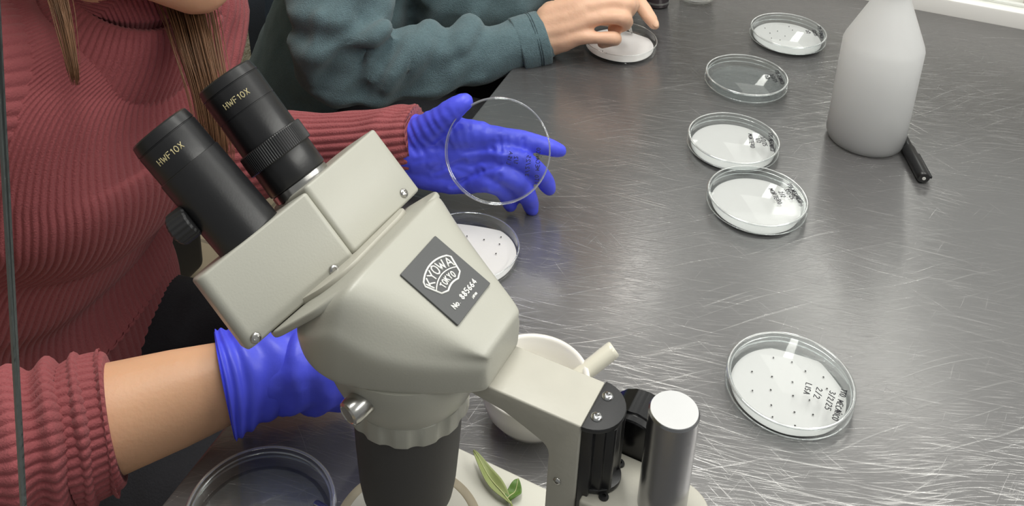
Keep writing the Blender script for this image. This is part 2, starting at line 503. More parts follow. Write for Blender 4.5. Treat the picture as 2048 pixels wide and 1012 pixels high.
# ------------------------------------------------------------------ the worktop's own directions
EU = V((-0.350, -0.937, 0)).normalized()       # along the worktop's front edge, towards the camera
EV = V((0.937, -0.350, 0)).normalized()        # from the front edge inwards
E0 = V((-0.0068, 1.0108, 0))                   # a point of the front edge
def T(s, t, z=0.0): return E0 + EU * s + EV * t + V((0, 0, z))
sA = (atz(1829, 17) - E0).dot(EU)              # where the far side panel stands
S_NEAR = 0.765                                  # the near glass panel
# ------------------------------------------------------------------ setting
def box_st(s0, s1, t0, t1, z0, z1, bev=0.0, bm=None):
    return prism([(s0, t0), (s1, t0), (s1, t1), (s0, t1)], lambda s, t, z: T(s, t, z), z0, z1, bev, 2, bm)

wt = obj('steel_worktop', box_st(sA, S_NEAR + .004, 0, 1.15, -0.035, 0, 0.003), 'steel', smooth=30)
tag(wt, 'scratched brushed stainless steel worktop under all the dishes', 'worktop')
legs = [(sA + .08, .06), (sA + .08, 1.08), (S_NEAR - .06, .06), (S_NEAR - .06, 1.08)]
for s, t in legs:
    obj('leg', box_st(s - .02, s + .02, t - .02, t + .02, -ZT, -0.036), 'screw', wt, 30)

fl = bmesh.new()
vs = [fl.verts.new(V((x, y, -ZT))) for x, y in ((-3, -1), (5.5, -1), (5.5, 6.6), (-3, 6.6))]
fl.faces.new(vs)
floor = struct(obj('floor', fl, 'floor', smooth=0))
fm = M['floor'].node_tree                      # tiles with thin grout lines
bk = fm.nodes.new('ShaderNodeTexBrick'); bk.offset = 0
bk.inputs['Color1'].default_value = srgb(200, 184, 158); bk.inputs['Color2'].default_value = srgb(194, 178, 152)
bk.inputs['Mortar'].default_value = srgb(160, 148, 130); bk.inputs['Scale'].default_value = 1
bk.inputs['Mortar Size'].default_value = 0.004; bk.inputs['Brick Width'].default_value = 0.33; bk.inputs['Row Height'].default_value = 0.33
_tc = fm.nodes.new('ShaderNodeTexCoord'); _mp = fm.nodes.new('ShaderNodeMapping'); _mp.inputs['Rotation'].default_value = (0, 0, 0.35); _mp.inputs['Location'].default_value = (0.05, 0, 0)
fm.links.new(_tc.outputs['Object'], _mp.inputs['Vector']); fm.links.new(_mp.outputs[0], bk.inputs['Vector'])
fm.links.new(bk.outputs['Color'], fm.nodes['Principled BSDF'].inputs['Base Color'])
struct(obj('wall_left', box_st(-5.2, 2.2, -1.03, -.95, -ZT, 1.9), 'plaster', smooth=0))
struct(obj('wall_far', box_st(-5.2, -5.1, -1.03, 3.0, -ZT, 1.9), 'white_frame', smooth=0))

# far side panel of the cabinet: a white rail with glass above it
pn = struct(obj('window_1', box_st(sA - .03, sA, -.0, 1.15, -.03, 0.0215, 0.003), 'white_frame', smooth=30))
obj('rail_lip', box_st(sA - .026, sA - .018, 0, 1.15, .0215, .0255, 0.001), 'white_frame', pn, 30)
obj('glass_pane', box_st(sA - .016, sA - .012, 0, 1.15, .0215, .75), 'pane', pn, 0)
# the near side panel, whose front edge runs down the left of the view
pp = T(S_NEAR, 0); 
e_top, e_bot = atplane(0, 200, pp, EU), atplane(46, 1030, pp, EU)
ed = (e_top - e_bot).normalized()
lo = e_bot - ed * ((e_bot.z - 0.0005) / ed.z)
hi = e_bot + ed * ((0.62 - e_bot.z) / ed.z)
def slab(p0, p1, w, th):
    bm = bmesh.new()
    r = [p0, p1, p1 + EV * w, p0 + EV * w]
    return fixn(loft([[q - EU * th / 2 for q in r], [q + EU * th / 2 for q in r]], True, True, bm))
np_ = struct(obj('window_2', slab(lo + EV * .0009, hi + EV * .0009, 1.0, .0022), 'pane', smooth=0))
obj('glass_edge', slab(lo, hi, .0009, .0022), 'pane_edge', np_, 0)

# ------------------------------------------------------------------ petri dishes
def dish(name, label, c, rz=0.0, lid=True, base=True, R=0.047, group='round clear petri dishes on the worktop'):
    t = thing(name, label, 'petri dish', c, rz, group)
    if base:
        r = R - 0.0025 if lid else R - 0.0022
        hb = 0.0125
        pr = [(0, .0008), (r - .004, .0008), (r - .0035, .0), (r - .001, .0), (r, .001), (r, hb - .0004), (r - .0005, hb), (r - .0012, hb - .0004), (r - .0014, .0022), (0, .0021)]
        obj('base', lathe(pr, 96), 'plastic', t, 50)
        tor = lathe([(r - .0012, hb - .0002), (r - .0005, hb + .0003), (r + .0002, hb - .0002), (r - .0005, hb - .0007), (r - .0012, hb - .0002)], 96)
        obj('base_rim', tor, 'plastic_rim', t, 180)
    if lid:
        add_lid(t, 0.0150, R)
    return t

def add_lid(t, top, R, name='lid'):
    z0 = top - 0.0095
    pr = [(0, top), (R - .0015, top), (R - .0004, top - .0004), (R, top - .0014), (R, z0), (R - .0011, z0), (R - .0012, top - .0013), (0, top - .0011)]
    o = obj(name, lathe(pr, 96), 'plastic', t, 50)
    tor = lathe([(R - .0022, top + .0001), (R - .0010, top + .0006), (R + .0003, top - .0003), (R - .0008, top - .0009), (R - .0022, top + .0001)], 96)
    obj('lid_rim', tor, 'plastic_rim', o, 180)
    tor = lathe([(R - .0012, z0), (R - .0003, z0 + .0006), (R + .0003, z0), (R - .0003, z0 - .0005), (R - .0012, z0)], 96)
    obj('lid_skirt_edge', tor, 'plastic_rim', o, 180)
    return o

def handwriting(parent, lines, z, mirror=False, r=0.00032):
    """lines: (text, start px, end px); written on the lid in the plane z"""
    bm = bmesh.new()
    org = parent.location
    for s, (x0, y0), (x1, y1) in lines:
        a, b = atz(x0, y0, z), atz(x1, y1, z)
        d = b - a
        st, w = text_strokes(s, 0.22, 0.06)
        k = d.length / w
        ex = d.normalized(); up = V((-ex.y, ex.x, 0))
        h = max(min(0.0042, k * 1.5), 0.0028)
        letters(bm, st, lambda x, y: a - org + ex * (x * k) + up * (y * h) + V((0, 0, .0003)), r)
    return obj('handwriting', bm, 'ink', parent, 180)

def paper(c, label, seed, R=0.042, z=0.0024, flat=None, group='white filter papers in the dishes'):
    random.seed(seed)
    bm = bmesh.new()
    n = 72
    rings = []
    ph = [random.uniform(0, 6.28) for _ in range(4)]
    for rr in (0.0, .35, .7, .92, 1.0):
        row = []
        for k in range(n):
            t = 2 * math.pi * k / n
            rad = R * (1 + .012 * math.sin(2 * t + ph[0]) + .010 * math.sin(3 * t + ph[1]))
            x, y = rad * rr * math.cos(t), rad * rr * math.sin(t)
            if flat:
                for ang, dist in flat:
                    nx, ny = math.cos(ang), math.sin(ang)
                    e = x * nx + y * ny - dist * R
                    if e > 0: x -= nx * e * .8; y -= ny * e * .8
            zz = .00025 + .0005 * (1 + noise.noise(V((x * 40 + seed, y * 40, 0)))) * rr
            row.append(V((x, y, zz)))
        rings.append(row)
    top = [[bm.verts.new(p) for p in r] for r in rings[1:]]
    bot = [bm.verts.new(V((p.x, p.y, p.z - .00022))) for p in rings[-1]]
    cv = bm.verts.new(rings[0][0])
    for k in range(n):
        j = (k + 1) % n
        bm.faces.new((cv, top[0][k], top[0][j]))
        for a, b in zip(top, top[1:]): bm.faces.new((a[k], b[k], b[j], a[j]))
        bm.faces.new((top[-1][k], bot[k], bot[j], top[-1][j]))
    bm.faces.new(list(reversed(bot)))
    o = obj('filter_paper', fixn(bm), 'paper', None, 60, V((c.x, c.y, z)))
    return tag(o, label, 'filter paper', group)

speck_me = None
def specks(pts, z, label, group):
    global speck_me
    for px, py in pts:
        p = atz(px, py, z)
        if speck_me is None:
            bm = bmesh.new(); bmesh.ops.create_icosphere(bm, subdivisions=2, radius=.00075)
            bmesh.ops.scale(bm, vec=(1.0, .75, .7), verts=bm.verts)
            o = obj('seed', bm, 'speck', None, 180); speck_me = o.data
        else:
            o = bpy.data.objects.new('seed', speck_me); COL.objects.link(o)
        o.location = p; o.rotation_euler = (0, 0, random.uniform(0, 3))
        tag(o, label, 'seed', group)

ZL = 0.0152
C1, C2, C3, C4, C5 = V((.221, .578, 0)), V((.242, .801, 0)), V((.237, .897, 0)), V((.276, 1.028, 0)), V((.351, 1.144, 0))
d1 = dish('petri_dish', 'closed petri dish nearest the camera, dotted white paper and four lines of black writing', C1)
handwriting(d1, [("TTO. MECA'NICO", (1683, 777), (1664, 838)), ('3/2/25', (1660, 782), (1649, 818)), ('2/2', (1634, 775), (1627, 795)), ('LISA', (1612, 766), (1607, 786))], ZL)
paper(C1, 'white filter paper with rows of dark dots in the dish nearest the camera', 1, flat=[(math.radians(70), .9), (math.radians(20), .93)])
specks([(1547, 715), (1584, 724), (1611, 742), (1647, 754), (1504, 743), (1544, 753), (1585, 764), (1505, 781), (1541.6, 779.5), (1586, 791), (1619, 800), (1542.7, 810), (1545, 833.6), (1589, 824), (1590, 851), (1626, 829), (1654, 777)], .0042,
       'tiny dark seed on the paper of the dish nearest the camera', 'seeds on the nearest dotted paper')
d2 = dish('petri_dish', 'closed petri dish with blank paper, overlapping the front of the dish behind it', C2)
handwriting(d2, [('TTO MECANICO', (1573, 368), (1599, 406)), ('3/2/25', (1568, 379), (1582, 399)), ('2/2', (1557, 384), (1563, 395)), ('MORTERO', (1537, 378), (1556, 408))], ZL)
paper(C2, 'blank white filter paper in the dish overlapping the front of another dish', 2)
d3 = dish('petri_dish', 'closed petri dish with blank paper, left of the bottle base and behind another dish', C3)
handwriting(d3, [('TTO MECANICO', (1536, 266), (1541, 302)), ('3/2/25', (1521, 274), (1526, 292)), ('1/2', (1511, 277), (1514, 286)), ('MORTERO', (1496, 268), (1501, 295))], ZL)
paper(C3, 'blank white filter paper in the dish left of the bottle base', 3)
d4 = dish('petri_dish', 'empty closed petri dish without paper, left of the upper bottle', C4)
handwriting(d4, [('TTO TERMICO', (1549, 141), (1562, 168)), ('3/2/25', (1539, 149), (1549, 165)), ('1/2', (1530, 151), (1533, 158))], ZL)
d5 = dish('petri_dish', 'closed petri dish with spotted white paper, topmost and farthest right of the dishes', C5)
handwriting(d5, [('TTO TERMICO', (1634, 52), (1641, 76)), ('3/2/25', (1624, 60), (1629, 72)), ('2/2', (1611, 61), (1614, 67))], ZL)
paper(C5, 'white spotted filter paper in the farthest dish', 5)
specks([(1530, 56), (1540, 66), (1555, 62), (1570, 72), (1585, 60), (1590, 80), (1578, 53), (1560, 80), (1600, 70), (1543, 76)], .0042, 'tiny dark seed on the paper of the farthest dish', 'seeds on the farthest paper')
C6 = atz(1241, 76, .0125); C6.z = 0
d6 = dish('petri_dish', 'open petri dish with white paper under the bare hand', C6, lid=False)
paper(C6, 'bright white filter paper in the open dish under the bare hand', 6, flat=[(math.radians(60), .85)])
specks([(1209, 92), (1205, 102), (1213, 106)], .0042, 'tiny dark seed on the paper under the bare hand', 'seeds under the bare hand')
C8 = atz(936, 489, .0125); C8.z = 0
d8 = dish('petri_dish', 'open petri dish half hidden behind the microscope head', C8, lid=False)
paper(C8, 'creased off-white filter paper in the dish behind the microscope head', 8, flat=[(math.radians(80), .86)])
specks([(968, 479), (1002, 474), (999, 488), (992, 507), (934, 472)], .0042, 'tiny dark seed on the paper behind the microscope head', 'seeds behind the microscope head')
C7 = atz(521, 1016, .0152); C7.z = 0
d7 = dish('petri_dish', 'empty clear petri dish at the front edge under the bare forearm', C7)

# ------------------------------------------------------------------ bottle, pen, mortar, small things
BC = atz(1729, 276, 0)
bt = thing('bottle', 'milky translucent plastic bottle half full of water, beside the black pen', 'bottle', BC)
RB = 0.0405
pr = [(0, .001), (RB - .008, .0), (RB - .002, .002), (RB, .007), (RB, .113), (RB - .0014, .118), (.0175, .166), (.0155, .172), (.0150, .186), (.0, .186)]
obj('body', lathe(pr, 80), 'hdpe', bt, 35)
obj('liquid', lathe([(0, .0022), (RB - .006, .0022), (RB - .0022, .008), (RB - .0022, .097), (0, .097)], 64), 'liquid', bt, 35)
obj('cap', lathe([(0, .186), (.018, .186), (.018, .203), (.010, .207), (.004, .23), (0, .23)], 48), 'white_frame', bt, 40)

p0, p1 = atz(1848, 357, .0065), atz(1797, 262, .0065)
dd = (p1 - p0).normalized()
pe = thing('pen', 'black felt-tip pen lying behind the right foot of the bottle', 'pen', V((p0.x, p0.y, 0)))
def pen_m(): return axis_mtx(V((0, 0, .0065)), dd)
obj('cap', lathe([(0, 0), (.0052, 0), (.006, .0008), (.0064, .004), (.0066, .050), (.006, .051), (0, .051)], 32, mtx=pen_m()), 'marker', pe, 40)
obj('barrel', lathe([(0, .051), (.0056, .051), (.0058, .055), (.0058, .128), (.004, .132), (0, .132)], 32, mtx=pen_m()), 'marker', pe, 40)
side = V((dd.y, -dd.x, 0))
cb = prism([(.002, -.0014), (.042, -.0014), (.042, .0014), (.002, .0014)], lambda x, y, t: V((0, 0, .0065)) + dd * x + side * t + V((0, 0, y)), .006, .0088, .0005, 2)
obj('clip', cb, 'marker', pe, 40)
obj('end_mark', lathe([(0, -.0003), (.0018, -.0003), (.0018, .0001), (0, .0001)], 20, mtx=pen_m()), 'white_print', pe, 40)['label'] = 'pale dot on the cap end'

MC = atz(1067, 775, 0.030); MC.z = 0
RM = 0.0395
mo = obj('mortar', lathe([(0, .003), (.018, .003), (.0185, .0), (.021, .0), (.0215, .003), (.028, .008), (.0345, .018), (.0375, .030), (RM - .0008, .0395), (RM, .041), (RM - .0006, .0422), (RM - .0025, .0424), (RM - .0042, .041), (.0335, .030), (.030, .019), (.022, .011), (.01, .0075), (0, .007)], 96), 'porcelain', None, 60, MC)
tag(mo, 'white porcelain mortar behind the microscope arm', 'mortar')
q1 = atd(1229, 697, .735); q0 = MC + V((.006, -.004, .0165))
q0, q1 = q0, q1
L_ = (q1 - q0).length
ps = obj('pestle', lathe([(0, -.008), (.007, -.006), (.0095, 0), (.009, .008), (.0066, .02), (.0062, .03), (.0064, L_ - .003), (.0060, L_ - .0008), (.0052, L_), (0, L_)], 40, mtx=axis_mtx(V((0, 0, 0)), q1 - q0)), 'pestle', None, 50, q0)
tag(ps, 'ivory pestle leaning out of the white mortar', 'pestle')

# small things at the far end of the worktop
jc = atz(1312, 8, 0)
jr = thing('jar', 'small dark glass jar at the top edge beyond the bare hand', 'jar', jc)
obj('glass', lathe([(0, 0), (.015, 0), (.017, .002), (.017, .035), (.014, .040), (.014, .046), (0, .046)], 40), 'dark_glass', jr, 40)
obj('ring', lathe([(.0172, .006), (.0176, .006), (.0176, .0085), (.0172, .0085), (.0172, .006)], 40), 'grey_glass', jr, 40)
obj('cap', lathe([(0, .046), (.0155, .046), (.0155, .058), (0, .058)], 40), 'black_matte', jr, 40)
gc = atz(1391, -2, 0)
gl = obj('watch_glass', lathe([(0, .004), (.02, .005), (.0265, .0085), (.0272, .0085), (.0272, .0075), (.021, .001), (.012, 0), (0, 0)], 64), 'grey_glass', None, 60, gc)
tag(gl, 'small clear glass dish with a grey rim at the top edge right of the jar', 'glass dish')

# what stands beyond the far glass
sb_ = thing('side_bench', 'olive grey bench top beyond the far glass panel', 'bench', T(sA - .40, .55, -ZT))
def rel0(bm, o): bmesh.ops.translate(bm, vec=-o, verts=bm.verts); return bm
obj('bench_top', rel0(box_st(sA - .75, sA - .05, .0, 1.15, -.07, -.03, .004), sb_.location), 'crate_olive', sb_, 30)
for s_, t_ in ((sA - .71, .05), (sA - .71, 1.1), (sA - .10, .05), (sA - .10, 1.1)):
    obj('leg', rel0(box_st(s_ - .02, s_ + .02, t_ - .02, t_ + .02, -ZT, -.0705), sb_.location), 'screw', sb_, 30)
tq = atz(1975, 6, -.03)
ty = thing('tray', 'brown tray beyond the far glass panel at the top right corner', 'tray', tq)
obj('tray_body', lathe([(0, 0), (.055, 0), (.066, .022), (.064, .022), (.053, .003), (0, .003)], 48), 'crate_brown', ty, 40)
pw = obj('saucer', lathe([(0, .002), (.03, .0), (.046, .012), (.045, .0135), (.03, .004), (0, .005)], 48), 'porcelain', None, 50, tq + V((.0, .0, .0032)))
tag(pw, 'white saucer inside the brown tray beyond the far glass', 'saucer')

# a bright metal tool tip left of the microscope base
tp = atz(629, 1004, .002); te = atz(690, 1040, .003)
tl = obj('spatula', prism(rrect(0, (te - tp).length, -.0022, .0022, .002), lambda x, y, z: (te - tp).normalized() * x + V((-(te - tp).normalized().y, (te - tp).normalized().x, 0)) * y + V((0, 0, z)), -.0008, .0008, .0003, 2), 'chrome', None, 40, tp)
tag(tl, 'shiny steel tool tip lying beside the front of the microscope base', 'tool')

# ------------------------------------------------------------------ the stereo microscope (its own frame, millimetres: a towards the operator, b away from the camera, z up)
PP = atd(1349, 820, F * 0.025 / 103); PP.z = 0
nv = V((-.90, .436, 0)).normalized()
ms = thing('microscope', 'cream binocular stereo microscope with black eyepieces on a steel post', 'microscope', PP, math.atan2(nv.y, nv.x))
s2 = math.sqrt(.5)
def A(a, b, z): return V((a, -b, z)) * .001
def I(b, u, w): return A((u - w) * s2, b, (u + w) * s2)
def Ad(a, b, z): return V((a, -b, z))
UD = Ad(s2, 0, s2); WD = Ad(-s2, 0, s2)

# base with its stage plate
obj('base', prism(rrect(-38, 197, -68, 68, (10, 6, 6, 10), 8), lambda x, y, t: A(x, y, t), 0, 22, .0022, 3), 'cream_base', ms, 40)
ST = A(152, 0, 0)
obj('stage_ring', lathe([(.0462, .0221), (.0462, .0227), (.0455, .0229), (.0412, .0229), (.0405, .0225), (.0405, .0221)], 96, mtx=Matrix.Translation(ST)), 'ring_stain', ms, 50)
obj('stage_plate', lathe([(0, .0221), (.0404, .0221), (.0404, .0226), (0, .0226)], 96, mtx=Matrix.Translation(ST)), 'cream_worn', ms, 50)

# post
post = obj('post', lathe([(0, .022), (.0125, .022), (.0125, .2008), (.0118, .2018), (.0, .2018)], 96), 'post', ms, 30)
obj('post_cap', lathe([(0, .2019), (.0114, .2019), (.0118, .2019), (.0116, .2023), (.0, .2023)], 96), 'alu', post, 30)
# bracket clamped round the post, with its two screws
pol = [(38, -19), (38, 19)] + [(-4 + 21 * math.cos(math.radians(t)), 19 * math.sin(math.radians(t))) for t in range(90, 271, 10)]
br = obj('post_bracket', prism(pol, lambda x, y, t: A(x, y, t), 86, 138, .0016, 3), 'cream_worn', ms, 40)
for b in (11.5, -11.0):
    c = lathe([(.0012, .1383), (.0012, .1392), (.0024, .1392), (.0027, .1386), (.0027, .1381), (0, .1381)], 24, mtx=Matrix.Translation(A(27.5, b, 0)))
    obj('screw', c, 'black_satin', br, 40)
obj('collar', lathe([(.0128, .070), (.024, .070), (.025, .072), (.025, .086), (.0128, .086)], 64), 'cream', ms, 40)
# black dovetail rail behind the arm
pol = [(41, 16.5), (41, -16.5)] + [(41 - 16.5 * math.sin(math.radians(t)), -16.5 * math.cos(math.radians(t))) for t in range(10, 180, 10)]
rl = obj('rail', prism([(41, 15.2), (41, -15.2), (35, -15.2), (35, -11), (30, -11), (30, -9), (26, -8), (25.4, -6), (27, -5), (27, 5), (25.4, 6), (26, 8), (30, 9), (30, 11), (35, 11), (35, 15.2)], lambda x, y, t: A(x, y, t), 118, 182, .0006, 2), 'black_satin', ms, 30)
obj('rail_cap', prism(pol, lambda x, y, t: A(x, y, t), 182, 185, .0006, 2), 'black_matte', rl, 30)
pol2 = [(41, 14), (41, -14)] + [(41 - 18 * math.sin(math.radians(t)), -14 * math.cos(math.radians(t))) for t in range(10, 180, 10)]
obj('rail_foot', prism(pol2, lambda x, y, t: A(x, y, t), 138.2, 141, .0006, 2), 'black_satin', rl, 30)
def screw_head(p, d, r, parent, m='screw', dome=.55, slot=True):
    pr = [(0, -.002), (r, -.002), (r, 0)] + [(r * math.cos(t * math.pi / 16), r * dome * math.sin(t * math.pi / 16)) for t in range(1, 6)]
    if slot: pr += [(r * .42, r * dome * .9), (r * .36, r * dome * .35), (0, r * dome * .35)]
    else: pr += [(r * .3, r * dome * .97), (0, r * dome)]
    return obj('screw', lathe(pr, 28, mtx=axis_mtx(p, d)), m, parent, 40)
for b in (7.4, -7.4): screw_head(A(36.5, b, 185), V((0, 0, 1)), .0031, rl, 'chrome')
# focus knobs on both sides of the rail
for sg in (1,):
    kx = Ad(0, sg, 0)
    p = A(25, sg * 19.3, 143)
    kn = obj('focus_knob', lathe([(0, 0), (.0178, 0), (.0186, .0008), (.0186, .004), (.0176, .0046), (.0176, .0056), (.0186, .0062), (.0186, .023), (.0176, .0242), (.0, .0242)], 72, mtx=axis_mtx(p, kx),
             rmod=lambda t, z: 1 + (.012 if .006 < z < .0232 and int(t / (2 * math.pi) * 36 + .01) % 2 else 0)), 'black_gloss', ms, 30)
screw_head(A(24, 21.8, 159), Ad(-.2, -.6, .8), .0026, ms, 'chrome', slot=False)

# arm: beam towards the head, upright leg in front of the rail
fil = [(57.5 + 8 - 8 * math.cos(math.radians(t)), 152 + 8 * math.sin(math.radians(t)) + 4) for t in (0, 20, 40, 60, 75)]
prof = [(41.2, 184.5), (41.2, 92), (57.5, 92)] + fil + [(72, 167.5), (84, 172), (110, 176), (110, 184.5)]
ar = obj('arm', prism(prof, lambda x, z, t: A(x, t, z), -16.2, 16.2, .0011, 3), 'cream_worn', ms, 30)
screw_head(A(51.4, -16.4, 141.2), Ad(0, -1, 0), .0022, ar, 'screw')

# head body: cross-sections along a
def sec(a, top, bot, tw, bw, drop, rb):
    """one rounded cross-section; tw: half-width of the top facet, bw: half-width of the side wall, drop: where the shoulder meets the wall"""
    half = [(0, top), (tw * .6, top), (tw, top - .6), (tw + (bw - tw) * .45, top - drop * .42), (bw - 3, top - drop * .92), (bw, top - drop - 3), (bw - bw * .02, (top - drop + bot) / 2), (bw * .94, bot + rb * .5), (bw * .90, bot + .5), (bw * .84, bot), (0, bot)]
    pts = half + [(-x, z) for x, z in reversed(half[1:-1])]
    return [A(a, x, z) for x, z in pts]
secs = [sec(92.5, 205.5, 184, 16, 18.5, 4, 4), sec(93.6, 208, 183, 19, 20.5, 5, 4), sec(103, 212.8, 182, 22, 27.5, 9, 5), sec(116, 219.8, 182, 25, 36.5, 14, 6), sec(130, 227, 182, 29, 45, 19, 7), sec(146, 235.2, 182, 36, 52, 22, 8),
        sec(157.5, 241.2, 182, 43, 55, 22, 8), sec(160.6, 242.0, 182, 45, 56, 21, 8), sec(168, 235, 182, 47, 56.5, 17, 8), sec(180, 223, 182, 46, 54, 13, 7), sec(190, 213, 183.5, 41, 48.5, 9, 6), sec(198, 205, 186, 33, 39, 6, 5), sec(201, 201, 189, 24, 28, 4, 3)]
bm = fixn(loft(secs))
hb = obj('head_body', bm, 'cream', ms, 180)
md = hb.modifiers.new('soft', 'SUBSURF'); md.levels = 2; md.render_levels = 2
# sloping plate under the prism boxes
fl_ = rrect(-52, 54, -22, 56, (14, 26, 26, 26), 10)
obj('mount_plate', prism(fl_, lambda b, w, t: I(b, t, w), 280.0, 284.2, .0014, 3), 'cream', ms, 40)
fl2 = rrect(-32, 46, -18, 38, (20, 20, 20, 20), 10)
obj('mount_step', prism(fl2, lambda b, w, t: I(b, t, w), 284.0, 287.5, .0008, 2), 'cream_worn', ms, 40)

# name plate, set into the sloping rear face
lc = (128.6, 0, 226.6)
ldn = Ad(-.889, 0, -.457); lup = -ldn; lrt = Ad(0, 1, 0); lnr = Ad(-.457, 0, .889)
LC = A(*lc)
def LP(x, y, t=0.0): return LC + (lrt * x + lup * y + lnr * t) * .001
lab = obj('name_plate', prism(rrect(-17.6, 17.6, -19.5, 19.5, .6, 3), lambda x, y, t: LP(x, y, t), -.6, .75, .00015, 1), 'label_grey', ms, 30)
# badge: a fan-shaped outline with two curved lines of letters, number below
def arch(x, y):   # bend a flat badge: x in -1..1, y in 0..1
    R = 17.0
    r = R + y * 12.2
    t = x * .44
    return LP(r * math.sin(t) * 1.02, -9.6 + r * math.cos(t) - R * .80, .85)
bm = bmesh.new()
outl = [(-1, .26), (-1, .93), (-.86, 1)] + [(-.86 + 1.72 * k / 10, 1.0) for k in range(1, 10)] + [(.86, 1), (1, .93), (1, .26), (.62, .0)] + [(.62 - 1.24 * k / 8, .0) for k in range(1, 8)] + [(-.62, .0), (-1, .26)]
def arch2(x, y):
    R = 17.0
    t = x * .50
    top = R + 11.4
    r = R + y * 11.4
    # the sides stay nearly straight, the lower edge curves as the upper does
    return LP(r * math.sin(t) * 1.0, (r * math.cos(t) - R) * 1.3 - 3.6, .85)
tube([arch2(*p) for p in outl], .00058, 6, bm)
tube([arch2(-.96 + 1.92 * k / 12, .47) for k in range(13)], .00036, 6, bm)
st, w = text_strokes('KYOWA', .16)
def big(x, y):
    k = x / w * 1.78 - .89
    hgt = .34 * (1 + .12 * (1 - k * k))
    return arch2(k, .55 + y * hgt)
letters(bm, st, big, .00045, 6)
st, w2 = text_strokes('TOKYO', .28)
letters(bm, st, lambda x, y: arch2((x / w2 - .5) * 1.22, .11 + y * .24), .00038, 6)
st, w3 = text_strokes('No. 885664', .16)
letters(bm, st, lambda x, y: LP(-11.3 + x / w3 * 23, -13.6 + y * 3.1, .85), .00038, 6)
st, w4 = text_strokes('JAPAN', .2)
letters(bm, st, lambda x, y: LP(1.5 + x / w4 * 4.6, -17.4 + y * 1.3, .8), .00022, 5)
obj('lettering', bm, 'white_print', lab, 180)

# prism boxes and eyepiece tubes
def pod(sg, phi, b0, u0, w0, wid):
    bv = Ad(0, math.cos(phi), 0) + WD * math.sin(phi)
    wv_ = WD * math.cos(phi) - Ad(0, math.sin(phi), 0)
    O = I(b0, u0, w0)
    def f(x, w, u): return O + (bv * (sg * x) + wv_ * w + UD * u) * .001
    poly = rrect(0, wid, -40, 0, (6, 3, 5, 14), 8)
    bm = prism(poly, f, 0, 46.2, .0017, 3)
    return obj('prism_box', bm, 'cream', ms, 40), f, wv_
podL, fL, wL = pod(-1, .5, -1, 284.6, 23.5, 71.5)
podR, fR, wR = pod(1, .07, 1, 287, 22.5, 66)
for (x, u) in ((13.2, 2.9), (65.0, 2.6)):
    screw_head(fL(x, .1, u + .5), wL, .0029, podL, 'screw')
screw_head(fR(52.1, .1, 5.4), wR, .0029, podR, 'screw')

def eyetube(sg, pod_, right):
    p0, p1 = (I(-21.5, 330, -11.5), I(-25.4, 409.4, -13.7)) if sg < 0 else (I(20.0, 333, -2.0), I(22.0, 408, -2.2))
    d = (p1 - p0); L_ = d.length; d.normalize()
    m = axis_mtx(p0, d)
    def part(name, pr, mt, par, rmod=None, sm=35, sg_=120): return obj(name, lathe([(r * .001, z * .001) for r, z in pr], sg_, mtx=m, rmod=rmod), mt, par, sm)
    if right:
        tb = part('eyepiece_tube', [(0, -2), (17.2, -2), (17.2, 4), (18.0, 4.3), (18.4, 5), (18.4, 20.5), (0, 20.5)], 'black_satin', ms)
        part('tube_collar', [(17.3, -1), (17.9, -1), (17.9, 3.6), (17.3, 3.6)], 'screw', tb)
        part('focus_ring', [(17, 20.5), (19.6, 20.6), (20.1, 21.2), (20.1, 32.5), (19.6, 33.2), (17, 33.3)], 'black_satin', tb, lambda t, z: 1 + (.007 * (1 if int(t / (2 * math.pi) * 180 + .01) % 2 else -1) if .0208 < z < .0328 else 0), 20, 360)
        top = [(0, 33), (17.9, 33), (18.0, 33.6), (18.0, 54.2), (17.7, 54.4), (17.7, 54.9), (18.0, 55.1), (18.1, 70.5), (17.6, 70.8), (17.6, 71.3), (18.1, 71.6), (17.3, 77.3), (16.4, 78.2), (13.5, 78.2), (12.5, 77), (0, 77)]
        zt = 62.5
    else:
        tb = part('eyepiece_tube', [(0, -2), (18.7, -2), (18.7, 51.6), (18.4, 52.0), (0, 52.0)], 'black_satin', ms)
        top = [(0, 52), (17.9, 52), (18.0, 52.5), (18.1, 70.5), (17.7, 70.8), (17.7, 71.2), (18.1, 71.5), (17.3, 77.3), (16.4, 78.2), (13.5, 78.2), (12.5, 77), (0, 77)]
        zt = 62.5
    ey = part('eyepiece', top, 'black_satin', tb)
    obj('lens', lathe([(0, .0774), (.0124, .0772), (.0124, .0768), (0, .0768)], 48, mtx=m), 'dark_glass', ey, 40)
    # gold lettering round the eyepiece, facing the camera side
    x, y = frame_from(d)
    st, w = text_strokes('HWF10X', .2)
    side_ = (-WD * 0.62 * -1 + Ad(0, -1, 0) * .78).normalized()
    side_ = (side_ - d * side_.dot(d)).normalized()
    oth = d.cross(side_)
    bm = bmesh.new()
    def cyl(px, py):
        ang = (px / w - .5) * 16.5 / 18.1 + (.12 if right else .05)
        return p0 + d * ((zt - 2 + py * 3.6) * .001) + (side_ * math.cos(ang) + oth * math.sin(ang)) * .01815
    letters(bm, st, cyl, .00028, 5)
    obj('lettering', bm, 'gold_print', ey, 180)
    return tb
eyetube(-1, podL, False)
eyetube(1, podR, True)
tbk = obj('clamp_knob', lathe([(0, 0), (.0085, 0), (.0095, .001), (.0095, .011), (.008, .0125), (0, .0125)], 144, mtx=axis_mtx(I(-38, 357, -18), (Ad(0, -.55, 0) - WD * .8).normalized()), rmod=lambda t, z: 1 + .03 * math.sin(t * 18)), 'black_matte', ms, 40)

